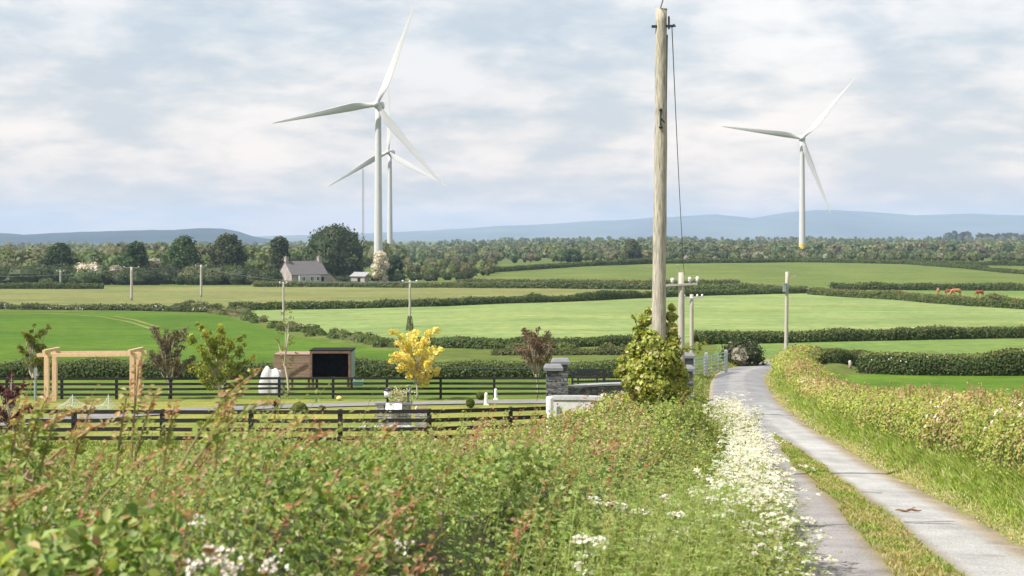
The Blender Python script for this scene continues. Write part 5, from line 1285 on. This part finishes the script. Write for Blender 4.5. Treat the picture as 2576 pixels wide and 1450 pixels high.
# ---------------------------------------------------------------- cow parsley
def umbels(mb, c, r, nz=11, upn=None, white=None):
    """flat white flower heads made of small flower clusters"""
    k = len(c); a = rng.uniform(0, 6.28, (k, nz)); q = np.sqrt(rng.random((k, nz))); r = np.broadcast_to(r, (k,))[:, None]
    tilt = rng.normal(0, .22, (k, 2)); dx = np.cos(a)*q*r; dy = np.sin(a)*q*r
    P = c[:, None]+np.stack([dx, dy, -.3*q*q*r+dx*tilt[:, :1]+dy*tilt[:, 1:]], -1)
    nr = rng.normal(size=P.shape)*.3+[0, -.3, 1]
    s = r*rng.uniform(.4, .75, (k, nz))
    col = palette(k*nz, white or [(.66, .66, .58), (.72, .71, .64), (.55, .56, .42)], None, .1)
    leaves(mb, P.reshape(-1, 3), nr.reshape(-1, 3), s.ravel(), col, .95, .08)
def parsley_mass():
    mb = MB(); k = 4200
    d = 9.5+36.5*rng.random(k)**1.3; t = rng.random(k); xr = pl(XR, np.minimum(d, 38))+np.maximum(0, d-38)*.16; xl_ = xr-.1; xe = lanec(d)-LHW-.28+.3*smooth(22, 36, d)
    x = xl_+(xe-xl_)*(t**.8); z = H(x, d)
    hh = rng.uniform(.6, 1.22, k)*(.65+.35*smooth(0, .6, t))*np.where(d < 20, .88, 1.04)
    hh = hh*(.62+.62*vnoise(x*1.2, d*.7, 71))
    ln = np.stack([np.clip(rng.normal(.08, .14, k), -.3, .28), rng.normal(0, .14, k), np.zeros(k)], 1)
    base = np.stack([x, d, z], 1); tip = base+np.stack([ln[:, 0]*hh, ln[:, 1]*hh, hh*.95], 1)
    clump = smooth(.34, .6, fbm(x*1.5, d*.55, 91)); keep = rng.random(k) < (.25+.75*smooth(.1, .5, t))*np.where(d < 17, .7, .9)*(.18+.82*clump)
    blades(mb, base, hh, ln, .007+.0004*d, palette(k, [(.22, .25, .09), (.30, .28, .12)]))
    rr = rng.uniform(.034, .068, k)*(1+d*.004)
    umbels(mb, tip[keep], rr[keep], 11)
    for q in range(2):
        o = rng.normal(0, .09, (k, 3))*[1, 1, .8]+[0, 0, -.06]; m = keep & (rng.random(k) < .8); umbels(mb, tip[m]+o[m]*1.6, rr[m]*.85, 9)
    # feathery leaves
    kk = 30000; i = rng.integers(0, k, kk); f = rng.random(kk)**.9*.85; P = base[i]+(tip[i]-base[i])*f[:, None]+rng.normal(0, .07, (kk, 3))
    leaves(mb, P, rng.normal(size=(kk, 3))*.6+[0, -.3, 1], rng.uniform(.05, .1, kk)*(1+d[i]*.01), palette(kk, [(.22, .31, .07), (.29, .36, .10), (.36, .38, .16)]), .42)
    tag(mb.build('cow_parsley', M['leaf_thin']), 'dense white flowering cow parsley crowding the left verge of the lane', 'cow parsley', kind='stuff')
parsley_mass()
def parsley_plant(label, heads, d):
    d = min(d, min(sight(u, y) for u, y in heads)-.75); us = [h[0] for h in heads]; c = W(sum(us)/len(us), 0, d); x0 = c[0]; g = gz(x0, d)
    root = empty('cow_parsley', (x0, d, g), label, 'cow parsley', 'single cow parsley plants before the hedge'); off = np.array([x0, d, g])
    j = np.array([0, 0, max(.2, (-(max(h[1] for h in heads)+70-HY)/F*d-g))])
    mb = MB(); mb.tube([(0, 0, -.05), j*.6+[.01, 0, 0], j], [.009, .008, .007], 6, (.24, .27, .1))
    for u, y in heads:
        p = W(u, y, d)-off; mb.tube([j, (j+p)/2+[0, 0, -.03], p-[0, 0, .02]], [.006, .005, .004], 5, (.26, .28, .12))
        for q in range(8):
            a = q*.785; mb.tube([p-[0, 0, .03], p+[math.cos(a)*.03, math.sin(a)*.03, 0]], .002, 4, (.3, .32, .15))
    k = 60; P = rng.random((k, 1))*j*.8+rng.normal(0, .08, (k, 3)); leaves(mb, P, rng.normal(size=(k, 3))*.6+[0, -.3, 1], .07, palette(k, [(.15, .22, .05), (.2, .25, .07)]), .4)
    mb.build('stem', M['leaf_thin'], root)
    for u, y in heads:
        mb = MB(); umbels(mb, np.array([W(u, y, d)-off]), .058, 34); mb.build('umbel', M['petal'], root)
parsley_plant('cow parsley with white heads in a row under a red bramble shoot', [(1500, 1255), (1542, 1265), (1600, 1283), (1628, 1287), (1560, 1272)], 10.5)
parsley_plant('branching cow parsley with three broad white heads, nearest the dense flower verge', [(1595, 1358), (1612, 1352), (1655, 1345), (1672, 1360), (1700, 1290)], 9.6)
parsley_plant('small cow parsley with a column of white heads before the dark hedge side', [(1466, 1352), (1504, 1360), (1476, 1388), (1472, 1420)], 9.0)
parsley_plant('cow parsley with loose white heads between the red shoot and dense verge', [(1672, 1250), (1700, 1262), (1745, 1232), (1790, 1250)], 12)

# ---------------------------------------------------------------- right lane hedge and grass bank
def right_hedge():
    dd = np.concatenate([np.linspace(2, 60, 66), np.linspace(61, 93, 26)]); lat = LHW+1.9-.4*smooth(60, 90, dd)
    world = np.stack([lanec(dd)+lat, dd, dd*0], 1); world[:, 2] = H(world[:, 0], dd)
    hz = np.array([(9, 1.35), (20, 1.36), (30, 1.22), (38, 1.0), (47, .74), (56, .66), (69, .92), (92, .9)])
    root = empty('hedge', world[0], 'clipped lane hedge with yellow green and pinkish new growth, right of the lane', 'hedge'); off = world[0].copy()
    def surf(d, q, kk=1.0):
        c = lanec(d)+LHW+1.9-.4*smooth(60, 90, d); th = (q*2-1)*1.75   # -..+ across an arch
        hh = pl(hz, d)*(.86+.3*fbm(d*.35, d*0, 5)); w = 1.02*(.85+.3*fbm(d*.4, d*0+4, 6))
        a = np.sign(np.sin(th))*np.abs(np.sin(th))**.75; b = np.maximum(0, np.cos(th*.9))**.42
        x = c+a*w*kk; b = np.where(np.abs(th) > 1.7, 0, b)
        return np.stack([x, d, H(x, d)+b*hh*kk-.03], 1), np.stack([a, 0*a-.05, b*.9], 1), b
    n = 98; ds = np.linspace(2, 93, n); core = np.stack([surf(ds, np.full(n, q), .87)[0] for q in np.linspace(0, 1, 14)], 1)
    i = np.arange(n-1)[:, None]*14+np.arange(13)[None]; mb = MB()
    mb.add(core.reshape(-1, 3)-off, np.stack([i, i+1, i+15, i+14], -1).reshape(-1, 4), col=palette(n*14, [(.12, .15, .04)]))
    k = 74000; d = (5**-.1+(93**-.1-5**-.1)*rng.random(k))**(-10); q = rng.random(k); q = np.where(rng.random(k) < .7, q*.62, q)
    P, Nn, b = surf(d, q); P = P+rng.normal(size=P.shape)*(.05+.0006*d)[:, None]
    patch = fbm(P[:, 0]*.6, d*.5, 77); c = palette(k, [(.29, .36, .07), (.37, .41, .095), (.20, .26, .055), (.42, .43, .14)], [3, 3, 2, 2])
    pk = rng.random(k) < np.clip(.06+.5*smooth(.48, .7, patch)+.16*(b > .85), 0, .7); c[pk] = palette(int(pk.sum()), [(.42, .30, .17), (.40, .33, .15), (.42, .25, .15), (.42, .37, .18)])
    c *= (.82+.36*vnoise(P[:, 0]*2, P[:, 2]*2+d, 3))[:, None]
    leaves(mb, P-off, Nn+rng.normal(size=P.shape)*.55, (.034+.0012*d)*rng.uniform(.7, 1.35, k), c, .72)
    mb.build('foliage', M['leaf'], root)
    mb = MB()
    for j in range(420):
        dj = 12+60*rng.random()**1.3; p, nn, b = surf(np.array([dj]), np.array([rng.uniform(.3, .6)])); p = p[0]; l = rng.uniform(.12, .34)
        tp_ = p+np.array([rng.normal(0, .08), rng.normal(0, .08), l]); mb.tube([p-off, (p+tp_)/2-off+[.01, 0, 0], tp_-off], [.003+.00012*dj]*3, 4, (.42, .28, .17))
        kk = 6; leaves(mb, p+(tp_-p)*rng.random((kk, 1))+rng.normal(0, .02, (kk, 3))-off, rng.normal(size=(kk, 3))+[0, 0, 1], .03+.001*dj, palette(kk, [(.44, .3, .18), (.36, .38, .13)]), .6)
    o = mb.build('young_shoots', M['leaf_thin'], root); o['kind'] = 'stuff'
    mb = MB(); k = 90; dm = rng.choice([59, 60, 56, 23.5, 30], k)+rng.normal(0, .6, k); P, Nn, b = surf(dm, np.where(dm > 50, rng.uniform(.2, .4, k), rng.uniform(.1, .5, k)), 1.05); leaves(mb, P-off, Nn, .11, palette(k, [(.7, .66, .62)], None, .06), .9); mb.build('blossom', M['petal'], root)
right_hedge()
def bank_grass():
    mb = MB(); k = 80000; d = (8**-.3+(96**-.3-8**-.3)*rng.random(k))**(-1/.3); t = rng.random(k); x = lanec(d)+LHW+.02+t*1.75
    z = H(x, d); straw = (1-smooth(.0, .34, t+.25*(vnoise(d*.8, d*0, 4)-.5)))
    col = palette(k, [(.24, .34, .06), (.32, .40, .10), (.18, .28, .05), (.40, .42, .17)], [4, 3, 2, 2])
    m = rng.random(k) < straw*.6+.04; col[m] = palette(int(m.sum()), [(.52, .46, .28), (.46, .42, .23), (.55, .48, .33)])
    h = (.05+.26*smooth(.05, .6, t))*rng.uniform(.5, 1.4, k)*(.75+.5*vnoise(x*1.4, d*.9, 12))
    ln = np.stack([rng.normal(-.12, .5, k), rng.normal(-.05, .5, k), np.zeros(k)], 1)
    blades(mb, np.stack([x, d, z-.02], 1), h, ln, .006+.0008*d, col, np.minimum(col*1.2, .6))
    tag(mb.build('grass', M['grass']), 'long bright green grass on the bank below the right lane hedge', 'grass', kind='stuff')
    # verge on the far left side of the lane and the edge of the flower band
    mb = MB(); k = 16000; d = 30+68*rng.random(k); t = rng.random(k); x = lanec(d)-LHW-.02-t*(1.6+.02*d); z = H(x, d)
    col = palette(k, [(.17, .24, .05), (.23, .28, .08), (.32, .31, .14)], [3, 3, 1.5])
    blades(mb, np.stack([x, d, z-.02], 1), (.08+.25*smooth(0, .5, t))*rng.uniform(.6, 1.3, k), np.stack([rng.normal(.1, .3, k), rng.normal(0, .3, k), np.zeros(k)], 1), .02+.0009*d, col)
    tag(mb.build('grass', M['grass']), 'shaggy grass verge on the left side of the lane near the field gate', 'grass', kind='stuff')
    # tussocks and tall grass in the lawn strip just behind the hedge
    mb = MB(); k = 9000; u = rng.uniform(-150, 1250, k); d = rng.uniform(40, 49.5, k); x = (u-CX)/F*d; z = H(x, d)
    blades(mb, np.stack([x, d, z-.02], 1), rng.uniform(.08, .2, k), np.stack([rng.normal(.1, .4, k), rng.normal(0, .4, k), np.zeros(k)], 1), .05, palette(k, [(.20, .30, .08), (.26, .33, .11), (.17, .26, .06)]))
    tag(mb.build('grass', M['grass']), 'soft pale green grass between the bramble hedge and the near black fence', 'grass', kind='stuff')
bank_grass()

# ---------------------------------------------------------------- haze
mb = MB(); mb.box((0, 6700, 70), (34000, 15800, 280))
hz = mb.build('haze', M['cap']); tag(hz, kind='stuff')
m = bpy.data.materials.new('air'); m.use_nodes = True; nt = m.node_tree; nt.nodes.clear()
pv = N(nt, 'ShaderNodeVolumePrincipled'); o_ = N(nt, 'ShaderNodeOutputMaterial')
pv.inputs['Density'].default_value = 1.1e-4; pv.inputs['Color'].default_value = (.565, .74, 1.0, 1); pv.inputs['Density Attribute'].default_value = ''
L(nt, pv.outputs[0], o_.inputs['Volume'])
hz.data.materials.clear(); hz.data.materials.append(m)

# ---------------------------------------------------------------- sky, sun
SUN_EL, SUN_AZ = 52, 66       # azimuth: degrees to the left of straight behind the camera
sv = Vector((-math.sin(R(SUN_AZ))*math.cos(R(SUN_EL)), -math.cos(R(SUN_AZ))*math.cos(R(SUN_EL)), math.sin(R(SUN_EL))))
w = bpy.data.worlds.new('World'); scene.world = w; w.use_nodes = True; nt = w.node_tree; nt.nodes.clear()
sky = N(nt, 'ShaderNodeTexSky', sky_type='NISHITA'); sky.sun_disc = False; sky.sun_elevation = R(SUN_EL); sky.sun_rotation = math.atan2(sv.x, sv.y)
bg1 = N(nt, 'ShaderNodeBackground'); bg1.inputs[1].default_value = .07; L(nt, sky.outputs[0], bg1.inputs[0])
tc = N(nt, 'ShaderNodeTexCoord'); sp = N(nt, 'ShaderNodeSeparateXYZ'); L(nt, tc.outputs['Generated'], sp.inputs[0])
def mth(op, a, b=None):
    n = N(nt, 'ShaderNodeMath', operation=op)
    for i, v in enumerate((a, b)):
        if v is None: continue
        if hasattr(v, 'is_linked'): L(nt, v, n.inputs[i])
        else: n.inputs[i].default_value = v
    return n.outputs[0]
zz = mth('ADD', mth('MAXIMUM', sp.outputs[2], 0.0), .30)
cb = N(nt, 'ShaderNodeCombineXYZ'); L(nt, mth('DIVIDE', sp.outputs[0], zz), cb.inputs[0]); L(nt, mth('DIVIDE', sp.outputs[1], zz), cb.inputs[1]); L(nt, mth('DIVIDE', mth('MULTIPLY', sp.outputs[2], 2.1), zz), cb.inputs[2])
n1 = noise(nt, 3.0, 7, .5, cb.outputs[0], .3); n2 = noise(nt, 8.5, 6, .6, cb.outputs[0], .2)
mp = N(nt, 'ShaderNodeMapping'); mp.inputs['Location'].default_value = (3.3, 7.1, 1.2); L(nt, cb.outputs[0], mp.inputs[0])
n3 = noise(nt, 1.5, 4, .5, mp.outputs[0], .2)
s = mth('ADD', mth('MULTIPLY', n1.outputs[0], .6), mth('MULTIPLY', n2.outputs[0], .4))
r1 = ramp(nt, [(.40, (.255, .288, .320)), (.465, (.298, .323, .342)), (.505, (.340, .353, .363)), (.535, (.376, .381, .384)), (.60, (.420, .419, .415))]); L(nt, s, r1.inputs[0])
r3 = ramp(nt, [(.35, (.90, .925, .96)), (.65, (1.07, 1.06, 1.05))]); L(nt, n3.outputs[0], r3.inputs[0])
cc = mix(nt, r1.outputs[0], r3.outputs[0], 1, 'MULTIPLY')
hz_ = ramp(nt, [(0, (1.26, 1.0, .80)), (.05, (1.15, 1.0, .88)), (.14, (1.03, 1, .97))]); L(nt, sp.outputs[2], hz_.inputs[0]); cc = mix(nt, cc, hz_.outputs[0], 1, 'MULTIPLY')
bg2 = N(nt, 'ShaderNodeBackground'); bg2.inputs[1].default_value = .93; L(nt, cc, bg2.inputs[0])
ms = N(nt, 'ShaderNodeMixShader'); ms.inputs[0].default_value = .9; L(nt, bg1.outputs[0], ms.inputs[1]); L(nt, bg2.outputs[0], ms.inputs[2])
wo = N(nt, 'ShaderNodeOutputWorld'); L(nt, ms.outputs[0], wo.inputs[0])

sl = bpy.data.lights.new('sun', 'SUN'); sl.energy = 3.2; sl.angle = R(1.0); sl.color = (1.0, .955, .88)
so = bpy.data.objects.new('sun', sl); COL.objects.link(so); so.rotation_euler = sv.to_track_quat('Z', 'Y').to_euler(); so.location = (0, 0, 60)

# ---------------------------------------------------------------- camera
cam = bpy.data.cameras.new('camera'); co = bpy.data.objects.new('camera', cam); COL.objects.link(co)
cam.sensor_width = 36; cam.lens = 36*F/IW; cam.shift_y = -(IH/2-HY)/IW; cam.dof.use_dof = True; cam.dof.focus_distance = 60; cam.dof.aperture_fstop = 5.6; cam.clip_start = .1; cam.clip_end = 60000
co.location = (0, 0, 0); co.rotation_euler = (R(90), 0, 0); scene.camera = co

scene.view_settings.view_transform = 'Standard'; scene.view_settings.look = 'None'; scene.view_settings.gamma = 1; scene.view_settings.exposure = 1.36
scene.render.engine = 'CYCLES'; cy = scene.cycles
cy.use_denoising = True; cy.max_bounces = 5; cy.diffuse_bounces = 3; cy.glossy_bounces = 2; cy.transmission_bounces = 3; cy.transparent_max_bounces = 4; cy.volume_bounces = 0
cy.sample_clamp_indirect = 6
